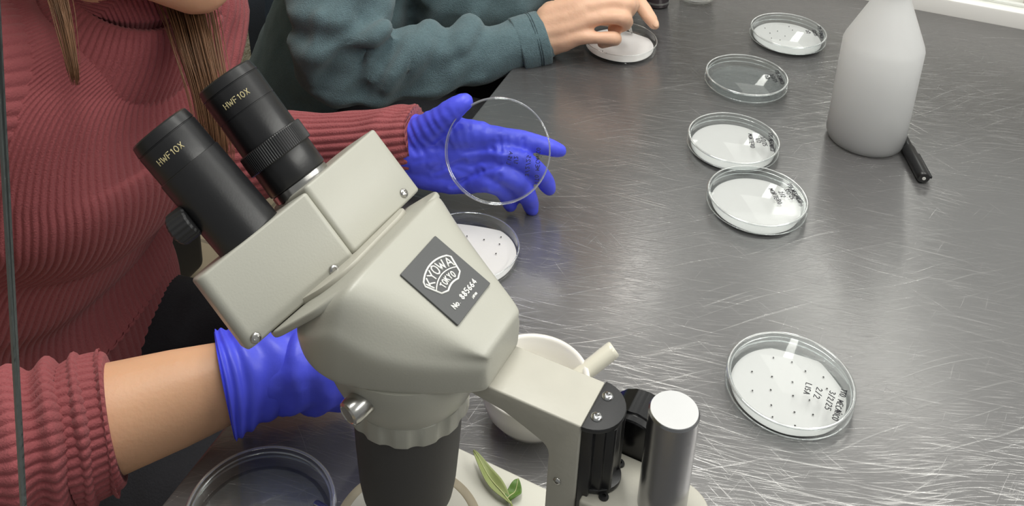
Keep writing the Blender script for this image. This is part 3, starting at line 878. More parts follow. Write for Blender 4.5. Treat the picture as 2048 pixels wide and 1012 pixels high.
# below the body: conical skirt, scalloped zoom ring, dark objective barrel
BX = Matrix.Translation(A(152, 0, 0))
obj('skirt', lathe([(0, .184), (.0480, .184), (.0478, .180), (.0462, .172), (.0425, .161), (.0380, .150), (.0345, .1445), (0, .1445)], 96, mtx=BX), 'cream', ms, 40)
zr = obj('zoom_ring', lathe([(.02, .1462), (.0345, .1462), (.0356, .1452), (.0356, .1325), (.0348, .1312), (.02, .1312)], 180, mtx=BX, rmod=lambda t, z: 1 - (.035 * max(0, math.cos(t * 14)) ** 0.7 if z < .1456 else 0)), 'cream', ms, 35)
obj('set_screw', lathe([(0, 0), (.0015, 0), (.0012, .0004), (0, .0002)], 20, mtx=axis_mtx(A(152 - 16, -30.3, 134.5), Ad(-.45, -.9, 0))), 'black_matte', zr, 40)
obj('objective', lathe([(0, .133), (.0318, .133), (.0302, .098), (.0286, .073), (.0277, .066), (.0268, .060), (.0245, .0535), (.0215, .050), (.019, .0488), (.018, .0488), (.017, .052), (0, .052)], 96, mtx=BX), 'rubber', ms, 50)
kd = Ad(.25, -.93, -.12).normalized()
zk = obj('zoom_knob', lathe([(0, -.006), (.0068, -.006), (.0068, 0), (.0072, .0008), (.0072, .0100), (.0066, .0122), (.0052, .0130), (.0048, .0126), (0, .0123)], 64, mtx=axis_mtx(A(151, -42.5, 171.0), kd)), 'screw', ms, 35)

# a narrow leaf and a small one on the base
def leaf(name, p0, p1, wid, m, parent, curl, bend, n=22):
    bm = bmesh.new()
    d = p1 - p0; L_ = d.length; ex = d.normalized(); ey = V((-ex.y, ex.x, 0)).normalized()
    rows = []
    for i in range(n):
        t = i / (n - 1)
        w = wid * (math.sin(math.pi * min(1, t * .97 + .02)) ** .75) * (1 - .25 * t)
        c = p0 + d * t + ey * bend * math.sin(math.pi * t)
        row = []
        for k in range(-4, 5):
            x = k / 4
            row.append(bm.verts.new(c + ey * w * x + V((0, 0, curl * abs(x) ** 1.5 * w + .0006 + .0010 * math.sin(9 * t + x)))))
        rows.append(row)
    for a, b in zip(rows, rows[1:]):
        for k in range(8): bm.faces.new((a[k], a[k + 1], b[k + 1], b[k]))
    o = obj(name, bm, m, parent, 180)
    md = o.modifiers.new('thick', 'SOLIDIFY'); md.thickness = .0004
    v = bmesh.new()
    tube([p0 + d * t + ey * bend * math.sin(math.pi * t) + V((0, 0, .0013 + .0010 * math.sin(9 * t))) for t in [i / 20 for i in range(21)]], [.0005 * (1 - .6 * i / 20) for i in range(21)], 6, v)
    obj('vein', v, 'leaf_vein', o, 180)
    return o
zb = .0232
l0, l1 = atz(1023, 1012, zb), atz(947, 903, zb + .006)
lf = thing('leaf_sprig', 'narrow yellow-green leaf with a small green leaf on the microscope base', 'leaf', V((l0.x, l0.y, zb)))
o_ = lf.location.copy()
leaf('leaf', l0 - o_, l1 - o_, .0052, 'leaf', lf, .5, .0012)
g0, g1 = atz(1012, 1003, zb + .0005), atz(1036, 960, zb + .003)
leaf('leaf', g0 - o_, g1 - o_, .0052, 'leaf_green', lf, .3, -.002)['label'] = 'small darker green leaf'
sb = bmesh.new(); tube([l0 - o_ + V((0, 0, .001)), atz(1026, 1030, zb) - o_ + V((0, 0, .001))], .0008, 8, sb)
obj('stem', sb, 'leaf', lf, 180)

# ------------------------------------------------------------------ people
def ribbed(stations, nribs, amp, per=6, n_along=120, lat=None, fr=None, folds=None, expo=2.2, cap=(True, True), depth_pow=.45):
    """knitted tube through stations (point, half-width, half-depth); real ribs along its length"""
    st = spline([tuple(p) + (a, b) for p, a, b in stations], n_along)
    nth = nribs * per
    rings = []
    X = None
    for i, q in enumerate(st):
        p = V(q[:3])
        d = (V(st[min(i + 1, len(st) - 1)][:3]) - V(st[max(i - 1, 0)][:3])).normalized()
        if lat is not None: x = lat - d * lat.dot(d)
        elif X is None: x = frame_from(d)[0]
        else: x = X - d * X.dot(d)
        x.normalize(); X = x
        y = d.cross(x)
        row = []
        for k in range(nth):
            t = 2 * math.pi * k / nth
            c, s = math.cos(t), math.sin(t)
            e = 2 / expo
            ux = math.copysign(abs(c) ** e, c); uy = math.copysign(abs(s) ** e, s)
            g = abs(math.sin(math.pi * (k / per) + .26)) ** depth_pow - .75
            o = x * (ux * q[3]) + y * (uy * q[4])
            r = amp * g
            if folds: r += folds(i / (n_along - 1), t, p + o)
            row.append(p + o + (x * c + y * s) * r)
        rings.append(row)
    return fixn(loft(rings, *cap))

UP = V((0, 0, 1))
def face(h):
    """cheeks, brow, nose, lips and ears on a head centred at h, looking along EV"""
    c = lambda *pts: chain([(*(h + EV * a + EU * b + UP * z), r) for a, b, z, r in pts])
    out = [c((.050, .034, -.045, .034), (.062, .016, -.070, .030)), c((.050, -.034, -.045, .034), (.062, -.016, -.070, .030)),
           c((.074, .036, .024, .014), (.083, .0, .022, .013), (.074, -.036, .024, .014)),
           c((.085, .0, .006, .008), (.094, .0, -.016, .0095), (.103, .0, -.036, .0105), (.094, .0, -.046, .010)),
           c((.094, .011, -.042, .0075), (.094, -.011, -.042, .0075)),
           c((.086, .020, -.072, .0055), (.093, .0, -.069, .0070), (.086, -.020, -.072, .0055)),
           c((.084, .017, -.081, .0060), (.091, .0, -.082, .0078), (.084, -.017, -.081, .0060))]
    for s in (1, -1):
        out.append(c((-.010, s * .083, .012, .010), (-.018, s * .090, -.006, .012), (-.010, s * .084, -.028, .008)))
    return out
def eyes(h, par, o):
    for s in (1, -1):
        bm = bmesh.new()
        p = h + EV * .0728 + EU * (s * .031) + UP * .001
        bmesh.ops.create_uvsphere(bm, u_segments=24, v_segments=16, radius=.0125, matrix=Matrix.Translation(p))
        e = kid('eye', bm, 'porcelain', par, o)
        kid('iris', lathe([(0, .0122), (.0045, .0116), (.0055, .0113), (.0055, .0109), (0, .0112)], 24, mtx=axis_mtx(p, EV - UP * .25)), 'dark_glass', e, o)
        kid('eyebrow', tube([h + EV * .090 + EU * (s * .014) + UP * .030, h + EV * .090 + EU * (s * .030) + UP * .035, h + EV * .080 + EU * (s * .046) + UP * .029], [.002, .003, .0015], 8), 'hair', par, o)
# ---- person in the red ribbed sweater
p1 = thing('person', 'person in a red ribbed sweater and blue gloves leaning over the worktop', 'person', T(.33, -.38, -ZT))
o1 = p1.location.copy()
def rel(me, o):                      # mesh built in the common frame -> frame of its thing
    if isinstance(me, bmesh.types.BMesh): bmesh.ops.translate(me, vec=-o, verts=me.verts)
    else: me.transform(Matrix.Translation(-o))
    return me
def kid(name, me, m, par, o, sm=180):
    return obj(name, rel(me, o), m, par, sm)

chin = atd(398, -36, .865)
neck0 = T(.300, -.268, .09)
head = chin - EV * .075 + UP * .115
cut1 = T(.574, -.05, .040); wr1 = atd(505, 748, .70)
el1 = T(.685, -.165, .035); sh1 = T(.480, -.315, .155)
wr2 = atd(812, 282, .958); el2 = T(.262, -.245, -.012); sh2 = T(.175, -.29, .11)
hipc = T(.34, -.42, -.30)
chains1 = [
    chain([(*hipc, .09), (*T(.345, -.395, -.09), .07), (*T(.32, -.32, .04), .075), (*neck0, .05), (*atd(238, 8, .915), .036), (*(head - EV * .02 - UP * .03), .05)]),
    chain([(*(head + UP * .005), .086), (*(head + EV * .015 + UP * .02), .084)]),
    chain([(*chin, .029), (*(chin - EV * .05 + EU * .045 + UP * .03), .022), (*(head - EV * .01 + EU * .055 - UP * .02), .025)]),
    chain([(*chin, .029), (*(chin - EV * .05 - EU * .045 + UP * .03), .022), (*(head - EV * .01 - EU * .055 - UP * .02), .025)]),
    chain([(*(chin + UP * .0), .029), (*(chin - EV * .04 + UP * .02), .034), (*(chin + UP * .06 - EV * .012), .045), (*(head + EV * .03), .06)]),
    chain([(*T(.31, -.31, .05), .06), (*sh1, .040), (*((sh1 + el1) / 2), .045), (*el1, .040), (*((el1 + cut1) / 2), .0385), (*cut1, .0365), (*((cut1 + wr1) / 2), .0315), (*wr1, .0245), (*atd(590, 742, .70), .018)], None),
    chain([(*T(.31, -.31, .05), .06), (*sh2, .038), (*el2, .032), (*wr2, .025)]),
]
chains1 += face(head)
body = kid('body', blob(chains1, .0038, 5), 'skin', p1, o1)
eyes(head, body, o1)
# chin is paler and pinker than the forearm in the photo's light: same skin

# trousers with shoes
kn1, kn2 = T(.415, .06, -.215), T(.225, .05, -.215)
tro = blob([chain([(*T(.43, -.43, -.31), .10), (*T(.42, -.22, -.255), .080), (*kn1, .062), (*T(.41, .03, -.45), .055), (*T(.41, .0, -.66), .05)]),
            chain([(*T(.275, -.45, -.31), .088), (*T(.24, -.22, -.265), .070), (*kn2, .062), (*T(.22, .02, -.45), .055), (*T(.22, .0, -.66), .05)]),
            chain([(*T(.44, -.45, -.30), .105), (*T(.28, -.45, -.30), .095)])], .008, 8)
kid('trousers', wobble(tro, .006, 14, 3), 'trousers', p1, o1)
for s in (.41, .22):
    sh = blob([chain([(*T(s, -.03, -.705), .042), (*T(s, .06, -.715), .034), (*T(s, .15, -.72), .03)])], .006, 5)
    kid('shoe', sh, 'black_matte', p1, o1)

# sweater
def torso_folds(u, t, p):
    v = 0.0
    c = math.cos(t)
    # slumped folds round the waist
    v += .010 * math.sin(u * 30 + 1.6 * math.sin(t + .6)) * max(0, 1 - abs(u - .30) / .22)
    v += .006 * noise.noise(p * 9 + V((3, 1, 0)))
    return v
tst = [(T(.345, -.425, -.31), .175, .125), (T(.34, -.41, -.25), .185, .14), (T(.345, -.41, -.17), .180, .138), (T(.345, -.392, -.11), .172, .126), (T(.34, -.374, -.06), .168, .118), (T(.33, -.345, .0), .168, .118),
       (T(.318, -.31, .045), .172, .122), (T(.318, -.298, .085), .164, .108), (T(.316, -.288, .115), .150, .092), (T(.310, -.28, .138), .118, .080), (T(.302, -.272, .152), .075, .064)]
sw = kid('sweater', ribbed(tst, 130, .0036, 8, 130, lat=EU, folds=torso_folds, cap=(False, False)), 'wool', p1, o1)
# loose turtleneck
cst = [(T(.300, -.275, .105), .092, .070), (T(.296, -.262, .140), .088, .074), (T(.292, -.250, .168), .074, .068), (T(.290, -.246, .184), .058, .055), (T(.290, -.246, .182), .050, .047), (T(.292, -.252, .150), .044, .041)]
kid('collar', ribbed(cst, 70, .0030, 8, 44, lat=EU, folds=lambda u, t, p: .006 * noise.noise(p * 14), cap=(False, False)), 'wool', sw, o1)
# sleeve towards the camera, pushed up and bunched at the forearm
def bunch(u, t, p):
    k = max(0, (u - .55) / .45)
    return .0060 * k * math.sin(u * 95 + .9 * math.sin(t * 2 + 1) + .6 * math.sin(t)) + .004 * noise.noise(p * 22)
cuf = cut1 + (wr1 - cut1).normalized() * .004
s1 = [(sh1 + (T(.31, -.30, .08) - sh1) * .65, .072, .085), (sh1 + (T(.31, -.30, .08) - sh1) * .3, .072, .082), (sh1 - EU * .0 - UP * .012, .066, .068), ((sh1 + el1) / 2, .058, .058), (el1, .052, .052), (el1 + (cut1 - el1) * .45, .0490, .0490), (el1 + (cut1 - el1) * .8, .0465, .0465), (cuf, .0400, .0400)]
kid('sleeve', ribbed(s1, 44, .0030, 8, 150, folds=bunch, expo=2.0, cap=(False, False)), 'wool', sw, o1)
cf = [(cuf - (wr1 - cut1).normalized() * .024, .0435, .0435), (cuf - (wr1 - cut1).normalized() * .016, .0445, .0445), (cuf, .0420, .0420), (cuf + (wr1 - cut1).normalized() * .004, .0385, .0385), (cuf, .036, .036)]
kid('cuff', ribbed(cf, 44, .0026, 8, 30, folds=lambda u, t, p: .003 * noise.noise(p * 25), expo=2.0, cap=(False, False)), 'wool', sw, o1)
wv = (wr2 - el2).normalized()
ce2 = wr2 + wv * .012
s2_ = [(sh2 + (T(.31, -.30, .08) - sh2) * .6, .07, .07), (sh2, .064, .064), ((sh2 + el2) / 2, .056, .056), (el2, .056, .056), (el2 + (wr2 - el2) * .5, .040, .036), (el2 + (wr2 - el2) * .82, .033, .030), (wr2 - wv * .012, .036, .033), (ce2 - wv * .002, .0352, .0315), (ce2, .0330, .0295), (ce2 - wv * .004, .0300, .0270)]
kid('sleeve', ribbed(s2_, 30, .0036, 8, 120, folds=lambda u, t, p: .006 * noise.noise(p * 26 + V((7, 0, 0))) + .002 * math.sin(u * 60 + 2 * math.sin(t * 2)) * max(0, u - .5), expo=2.0, cap=(False, False)), 'wool', sw, o1)

# hair: scalp and loose locks
hm = bmesh.new()
bmesh.ops.create_uvsphere(hm, u_segments=40, v_segments=24, radius=1)
for v in list(hm.verts):
    if v.co.z < -.15 and V((v.co.x, v.co.y, 0)).dot(EV) > -.2 or v.co.dot(EV) > .62 and v.co.z < .55: hm.verts.remove(v)
bmesh.ops.transform(hm, matrix=Matrix.Translation(head + UP * .008 - EV * .006) @ Matrix.Scale(.098, 4), verts=hm.verts)
hair = kid('hair', hm, 'hair', p1, o1)
def lock(pts, n, w0, w1, seed):
    random.seed(seed)
    bm = bmesh.new()
    base = [atd(*p) for p in pts]
    for i in range(n):
        a, b = max(-.8, min(.8, random.gauss(0, .34))), random.gauss(0, .34)
        L_ = random.uniform(.75, 1.0)
        q = []
        for j, p in enumerate(base):
            u = j / (len(base) - 1)
            w = w0 + (w1 - w0) * u
            q.append(p + RT * (a * w) + FW * (b * w * .6 - .0) + RT * random.gauss(0, .0006))
        sp = [V(x) for x in spline(q, 26)]
        sp = sp[:max(6, int(26 * L_))]
        m = len(sp)
        tube(sp, [.00042 * (1 - .75 * (k / (m - 1)) ** 2) for k in range(m)], 4, bm)
    return bm
kid('hair_lock', lock([(352, -60, .90), (378, 20, .885), (398, 100, .865), (420, 190, .85), (436, 300, .85), (442, 350, .86)], 330, .034, .015, 3), 'hair', hair, o1)
kid('hair_lock', lock([(92, -80, .82), (118, 0, .80), (134, 70, .79), (147, 140, .785), (152, 175, .79)], 110, .012, .004, 4), 'hair', hair, o1)

# blue glove on the far hand, palm up under the lid
def P(px, py, d, r): return (*atd(px, py, d), r)
gch = [
    chain([P(800, 290, .957, .0265), P(835, 300, .953, .026), P(862, 300, .950, .0235)]),
    chain([P(800, 275, .955, .022), P(850, 272, .950, .020), P(905, 268, .942, .0165), P(962, 268, .937, .0118)]),
    chain([P(800, 290, .955, .024), P(860, 300, .950, .020), P(920, 302, .946, .016), P(972, 303, .940, .0115)]),
    chain([P(800, 300, .955, .024), P(860, 325, .952, .019), P(915, 335, .948, .0155), P(965, 337, .943, .0112)]),
    chain([P(800, 305, .957, .024), P(850, 340, .954, .018), P(900, 358, .950, .0145), P(945, 364, .946, .0108)]),
    chain([P(945, 272, .938, .0110), P(1000, 274, .934, .0096), P(1045, 281, .936, .0092), P(1082, 290, .940, .0085), P(1112, 299, .944, .0072), P(1121, 302, .945, .0060)], 12),
    chain([P(965, 303, .941, .0112), P(1012, 312, .927, .0098), P(1054, 327, .928, .0096), P(1082, 352, .940, .0088), P(1094, 370, .948, .0078), P(1098, 377, .950, .0066)], 12),
    chain([P(960, 337, .944, .0110), P(1000, 346, .925, .0096), P(1037, 366, .926, .0095), P(1055, 393, .940, .0087), P(1062, 410, .948, .0076), P(1065, 419, .950, .0064)], 12),
    chain([P(940, 363, .946, .0105), P(975, 366, .928, .0088), P(1002, 376, .928, .0086), P(1015, 395, .938, .0079), P(1020, 405, .945, .0072), P(1021, 411, .946, .0062)], 12),
    chain([P(825, 285, .950, .019), P(852, 262, .938, .0165), P(880, 240, .926, .0128), P(905, 221, .919, .0110), P(924, 207, .917, .0092), P(929, 203, .917, .0080)], 12),
]
gl1 = blob(gch, .0016, 4)
def _c(px, py): return ((px - 860) * .94 / F, (py - 280) * .94 / F)
CREASES = [(_c(*p), _c(*q), d) for p, q, d in (((905, 372), (965, 335), .0011), ((965, 335), (1000, 322), .0009), ((930, 300), (985, 292), .0008), ((985, 292), (1010, 296), .0008), ((868, 345), (930, 318), .0007), ((1000, 270), (1003, 292), .0010), ((1012, 268), (1014, 292), .0008), ((1046, 273), (1046, 294), .0009), ((1000, 340), (985, 366), .0007), ((810, 255), (835, 300), .0008), ((822, 250), (850, 300), .0007), ((880, 262), (905, 285), .0006), ((895, 330), (940, 345), .0006))]
def wrinkles(co):
    q = co - atd(860, 280, .94)
    a = q.dot(RT); b = q.dot(DN)
    k = math.exp(-((a - .005) / .03) ** 2 - ((b + .010) / .02) ** 2)
    v = .0006 * k * math.sin((a * .8 - b * .35) * 900 + 4 * noise.noise(co * 40))
    for (x0, y0), (x1, y1), dep in CREASES:
        ux, uy = x1 - x0, y1 - y0; L2 = ux * ux + uy * uy
        tt = max(0, min(1, ((a - x0) * ux + (b - y0) * uy) / L2))
        dd_ = math.hypot(a - x0 - ux * tt, b - y0 - uy * tt)
        v -= dep * math.exp(-(dd_ / .0016) ** 2) - dep * .5 * math.exp(-((dd_ - .004) / .002) ** 2)
    return v
kid('glove', wobble(gl1, .0009, 55, 5, wrinkles), 'glove', p1, o1)
cfr = []
ax = (atd(862, 300, .950) - atd(800, 290, .957)).normalized()
gx, gy = frame_from(ax)
# blue glove on the near hand with its loose cuff
dv = (wr1 - cut1).normalized()
g2 = blob([chain([(*(wr1 + dv * .014), .0275), (*(wr1 + dv * .03), .0285), (*atd(590, 742, .70), .028), (*atd(640, 738, .70), .031), (*atd(690, 735, .70), .028)]),
           chain([P(680, 720, .70, .012), P(730, 720, .70, .010), P(775, 735, .70, .009), P(790, 760, .70, .008)]),
           chain([P(690, 735, .705, .012), P(740, 740, .705, .010), P(780, 760, .705, .009), P(792, 785, .705, .008)]),
           chain([P(690, 750, .71, .012), P(735, 762, .71, .010), P(768, 782, .71, .009), P(778, 805, .71, .008)]),
           chain([P(680, 765, .715, .011), P(720, 782, .715, .009), P(745, 800, .715, .008), P(752, 815, .715, .007)]),
           chain([P(640, 715, .69, .013), P(690, 700, .68, .011), P(735, 705, .68, .010), P(760, 715, .68, .008)])], .003, 6)
def gw(co):
    q = co - wr1
    a = q.dot(dv); b = q.dot(DN)
    return .0016 * math.sin(a * 330 + b * 120 + 3 * noise.noise(co * 30)) * (1 if a > 0 else .4)
kid('glove', wobble(g2, .0025, 30, 2, gw), 'glove', p1, o1)
def flare(u, t, p): return .0040 * noise.noise(p * 40) * (1 - u) + .0018 * math.sin(3 * t + 1) * (1 - u) + .0016 * math.sin(u * 38 + 2.2 * math.sin(t * 2)) * (.4 + u * .6)
g0 = wr1 - dv * .019
cst = [(g0, .0350, .0350), (g0 + dv * .0015, .0362, .0362), (g0 + dv * .008, .0345, .0345), (g0 + dv * .02, .0318, .0318), (g0 + dv * .045, .0302, .0302), (g0 + dv * .075, .0305, .0305)]
kid('glove_cuff', ribbed(cst, 16, .0, 8, 60, folds=flare, expo=2.0, cap=(False, False)), 'glove', p1, o1)

# lid held in the gloved hand, its open side to the camera
lcn = atd(995, 301, .905)
ldir = (ray(995, 301).normalized() + UP * .03 + RT * .05).normalized()
hl = thing('dish_cover', 'clear petri dish lid held up in the blue gloved hand', 'petri dish lid', lcn)
R = .0468
lm = axis_mtx(V((0, 0, 0)), ldir)
pr = [(0, .0105), (R - .0015, .0105), (R - .0004, .0101), (R, .009), (R, .0), (R - .0011, .0), (R - .0012, .0092), (0, .0094)]
obj('shell', lathe(pr, 96, mtx=lm), 'plastic', hl, 50)
obj('rim', lathe([(R - .0010, 0), (R - .0004, .0004), (R + .0002, 0), (R - .0004, -.0004), (R - .0010, 0)], 96, mtx=lm), 'plastic_rim', hl, 180)
obj('shoulder', lathe([(R - .0014, .0104), (R - .0008, .0108), (R + .0001, .0101), (R - .0008, .0098), (R - .0014, .0104)], 96, mtx=lm), 'plastic_rim', hl, 180)
bm = bmesh.new()
pl = lcn + ldir * .0108
for s, a, b in (("TTO. MECA'NICO", (1069, 367), (1073, 296)), ('3/2/25', (1050, 352), (1054, 310)), ('1/2', (1027, 327), (1029, 312)), ('LISA', (1013, 327), (1019, 303))):
    A0, B0 = atplane(*a, pl, ldir), atplane(*b, pl, ldir)
    d = B0 - A0; st, w = text_strokes(s, .22, .06)
    ex = d.normalized(); up_ = ldir.cross(ex)
    if up_.dot(RT) < 0: up_ = -up_
    letters(bm, st, lambda x, y: A0 - lcn + ex * (x / w * d.length) + up_ * (y * .0034), .0003)
obj('handwriting', bm, 'ink', hl, 180)

# ---- person in the teal fleece
p2 = thing('person', 'person in a teal fleece working over the far open dish with bare hands', 'person', T(-.32, -.38, -ZT))
o2 = p2.location.copy()
wr = atd(1078, 76, 1.222)
elb = atd(632, 138, 1.20); shd = T(-.07, -.34, .20)
tors = [T(-.33, -.40, -.28), T(-.33, -.29, -.05), T(-.32, -.20, .12), T(-.32, -.19, .26)]
hd2 = T(-.32, -.12, .46)
lsh2, lel2, lwr2 = T(-.52, -.24, .2), T(-.46, -.03, .07), atd(1185, -120, 1.34)
hands = [
    chain([P(690, 145, 1.20, .024), P(790, 138, 1.20, .024), P(880, 128, 1.205, .023), P(960, 112, 1.21, .022), P(1030, 92, 1.216, .022), (*wr, .0265), P(1112, 66, 1.216, .025)]),
    chain([P(1100, 40, 1.215, .020), P(1130, 22, 1.21, .0175), P(1160, 2, 1.205, .0130)]),
    chain([P(1100, 50, 1.215, .022), P(1130, 36, 1.208, .0185), P(1163, 20, 1.200, .0128)]),
    chain([P(1100, 62, 1.215, .024), P(1130, 54, 1.206, .0185), P(1162, 43, 1.197, .0122)]),
    chain([P(1095, 78, 1.216, .022), P(1128, 76, 1.206, .0165), P(1158, 72, 1.197, .0108)]),
    # fingers
    chain([P(1160, 0, 1.205, .0115), P(1212, -12, 1.205, .0098), P(1248, -6, 1.210, .0088), P(1268, 10, 1.215, .008)], 12),
    chain([P(1162, 18, 1.200, .0112), P(1212, 8, 1.196, .0086), P(1254, 9, 1.196, .0096), P(1257, 22, 1.212, .0085), P(1240, 40, 1.222, .0075)], 14),
    chain([P(1162, 43, 1.197, .0110), P(1208, 36, 1.190, .0083), P(1246, 36, 1.188, .0094), P(1250, 48, 1.203, .0085), P(1226, 58, 1.214, .0075)], 14),
    chain([P(1158, 73, 1.197, .0100), P(1196, 76, 1.190, .0076), P(1227, 76, 1.190, .0084), P(1228, 80, 1.200, .0078), P(1205, 86, 1.206, .0068)], 14),
    chain([P(1105, 30, 1.23, .018), P(1150, 30, 1.245, .0125), P(1200, 35, 1.250, .0105), P(1238, 40, 1.240, .0090)], 12),
    # other hand: index finger resting on the dish rim
    chain([(*lel2, .04), (*lwr2, .026), P(1215, -85, 1.32, .024), P(1240, -45, 1.30, .0150)]),
    chain([P(1240, -45, 1.30, .0125), P(1268, -8, 1.286, .0100), P(1287, 17, 1.272, .0094), P(1300, 36, 1.262, .0086), P(1309, 50, 1.257, .0068)], 14),
    chain([P(1225, -80, 1.34, .0125), P(1275, -50, 1.35, .0100), P(1310, -35, 1.35, .0090), P(1325, -22, 1.35, .0075)], 10),
    chain([P(1215, -95, 1.36, .0125), P(1270, -80, 1.37, .0100), P(1305, -65, 1.37, .0090), P(1322, -50, 1.37, .0075)], 10),
    chain([P(1200, -110, 1.37, .0120), P(1255, -108, 1.39, .0090), P(1285, -95, 1.39, .0080), P(1300, -80, 1.39, .007)], 10),
    chain([P(1195, -95, 1.31, .0140), P(1225, -50, 1.29, .0115), P(1238, -25, 1.28, .0100), P(1245, -12, 1.275, .0085)], 10),
]
kn_ = blob([
    chain([(*tors[0], .09), (*tors[1], .08), (*tors[2], .08), (*tors[3], .06), (*(hd2 - EV * .05 - UP * .09), .05), (*(hd2 - UP * .03), .06)]),
    chain([(*hd2, .088), (*(hd2 + EV * .015 + UP * .02), .086)]),
    chain([(*(hd2 + EV * .075 - UP * .09), .028), (*(hd2 + EV * .05 - UP * .03), .055)]),
    chain([(*(hd2 + EV * .07 - UP * .112), .027), (*(hd2 + EV * .02 + EU * .045 - UP * .085), .022), (*(hd2 - EV * .01 + EU * .055 - UP * .02), .025)]),
    chain([(*(hd2 + EV * .07 - UP * .112), .027), (*(hd2 + EV * .02 - EU * .045 - UP * .085), .022), (*(hd2 - EV * .01 - EU * .055 - UP * .02), .025)]),
    chain([(*tors[2], .08), (*shd, .04), P(690, 0, 1.19, .030), P(668, 70, 1.19, .028), P(665, 130, 1.20, .024), P(700, 145, 1.20, .022)]),
    chain([(*tors[2], .08), (*lsh2, .05), (*lel2, .038)]),
] + face(hd2) + hands, .0026, 6)
def tend(co):
    q = co - atd(1110, 55, 1.2)
    a, b = q.dot(RT), q.dot(DN)
    k = math.exp(-((a - .01) / .035) ** 2) * math.exp(-(b / .04) ** 2)
    return .0004 * k * math.sin(b * 430 + a * 90)
body2 = kid('body', wobble(kn_, .0006, 60, 1, tend), 'skin_pink', p2, o2)
eyes(hd2, body2, o2)
# fingernail of the resting index finger
nl = bmesh.new()
bmesh.ops.create_uvsphere(nl, u_segments=16, v_segments=10, radius=1)
np0 = atd(1310, 46, 1.2525)
nd = (atd(1309, 50, 1.257) - atd(1300, 36, 1.262)).normalized()
nx, ny = frame_from(nd, -FW)
bmesh.ops.transform(nl, matrix=Matrix.Translation(np0) @ Matrix((nx * .0040, ny * .0012, nd * .0060)).transposed().to_4x4(), verts=nl.verts)
kid('fingernail', nl, 'skin_pink', body2, o2)

# fleece jacket
cuf2 = atd(1086, 75, 1.2215)
def S2(px, py, d, r): return (*atd(px, py, d), r)
fch = [
    chain([(*shd, .075), S2(690, 0, 1.19, .058), S2(668, 70, 1.19, .054), S2(665, 130, 1.20, .044), S2(700, 145, 1.20, .040)]),
    chain([S2(650, 135, 1.20, .036), S2(700, 145, 1.20, .041), S2(790, 138, 1.20, .040), S2(880, 128, 1.205, .036), S2(960, 112, 1.21, .0335), S2(1030, 92, 1.216, .0325), (*atd(1072, 79, 1.220), .0325)], 14),
    chain([(*T(-.33, -.40, -.27), .15), (*T(-.33, -.27, -.08), .15), (*T(-.32, -.20, .1), .155), (*T(-.32, -.20, .22), .11)]),
    chain([(*T(-.28, -.175, .0), .125), (*T(-.28, -.16, .1), .12)]), chain([(*T(-.25, -.135, -.005), .115), (*T(-.30, -.14, .08), .115)]),
    chain([(*T(-.23, -.40, -.25), .11), (*T(-.21, -.30, -.05), .11), (*T(-.16, -.28, .16), .10), (*shd, .07)]),
    chain([(*T(-.43, -.40, -.25), .11), (*T(-.44, -.30, -.05), .11), (*T(-.45, -.24, .14), .10), (*lsh2, .07)]),
    chain([(*lsh2, .075), (*lel2, .060), (*(lel2 + (lwr2 - lel2) * .75), .04)]),
]
def RG(r, *pts): return chain([(*atd(a, b, d), r) for a, b, d in pts], 8)
fch += [RG(.017, (772, 84, 1.185), (766, 98, 1.17)), RG(.019, (812, 78, 1.19), (806, 96, 1.172)), RG(.020, (866, 76, 1.19), (850, 100, 1.175)), RG(.020, (935, 58, 1.20), (915, 84, 1.185)),
        RG(.010, (775, 90, 1.166), (752, 120, 1.155), (738, 160, 1.158)), RG(.010, (815, 92, 1.167), (790, 130, 1.158), (775, 170, 1.166)), RG(.009, (868, 84, 1.172), (838, 118, 1.164), (822, 160, 1.172)),
        RG(.010, (925, 76, 1.180), (890, 108, 1.172), (868, 142, 1.178)), RG(.011, (775, 60, 1.15), (700, 82, 1.142), (645, 112, 1.15), (628, 160, 1.168)), RG(.008, (640, 30, 1.138), (628, 90, 1.145), (622, 150, 1.165)),
        RG(.009, (630, 178, 1.175), (720, 198, 1.175), (840, 182, 1.182), (960, 150, 1.19))]
fj = blob(fch, .0042, 5)
def ffold(co):
    q = co - atd(690, 120, 1.17)
    a, b = q.dot(RT), q.dot(DN)
    k = math.exp(-((a - .05) / .10) ** 2) * math.exp(-((b) / .07) ** 2)
    v = .0065 * k * math.sin((a * .9 + b * .55) * 125 + 3.5 * noise.noise(co * 9))
    # crook of the elbow
    k2 = math.exp(-((a + .03) / .06) ** 2) * math.exp(-((b + .055) / .05) ** 2)
    v += .006 * k2 * math.sin((b * .9 - a * .3) * 130 + 2 * noise.noise(co * 12))
    return v
fleece = kid('fleece_jacket', wobble(fj, .004, 15, 4, ffold), 'fleece', p2, o2)
# cuff and seams
cd = (cuf2 - atd(1030, 92, 1.216)).normalized()
cst = [(cuf2 - cd * .034, .0325, .0325), (cuf2 - cd * .030, .0342, .0342), (cuf2 - cd * .004, .0338, .0338), (cuf2 + cd * .001, .0325, .0325), (cuf2 - cd * .001, .030, .030)]
kid('cuff', ribbed(cst, 14, 0, 8, 30, folds=lambda u, t, p: .0012 * noise.noise(p * 60), expo=2.0, cap=(False, False)), 'fleece', fleece, o2)
x_, y_ = frame_from(cd)
for off in (.010, .0125):
    bm = bmesh.new()
    tube([cuf2 - cd * off + (x_ * math.cos(t * .2618) + y_ * math.sin(t * .2618)) * .0341 for t in range(25)], .0006, 6, bm)
    kid('seam', bm, 'fleece_dark', fleece, o2)
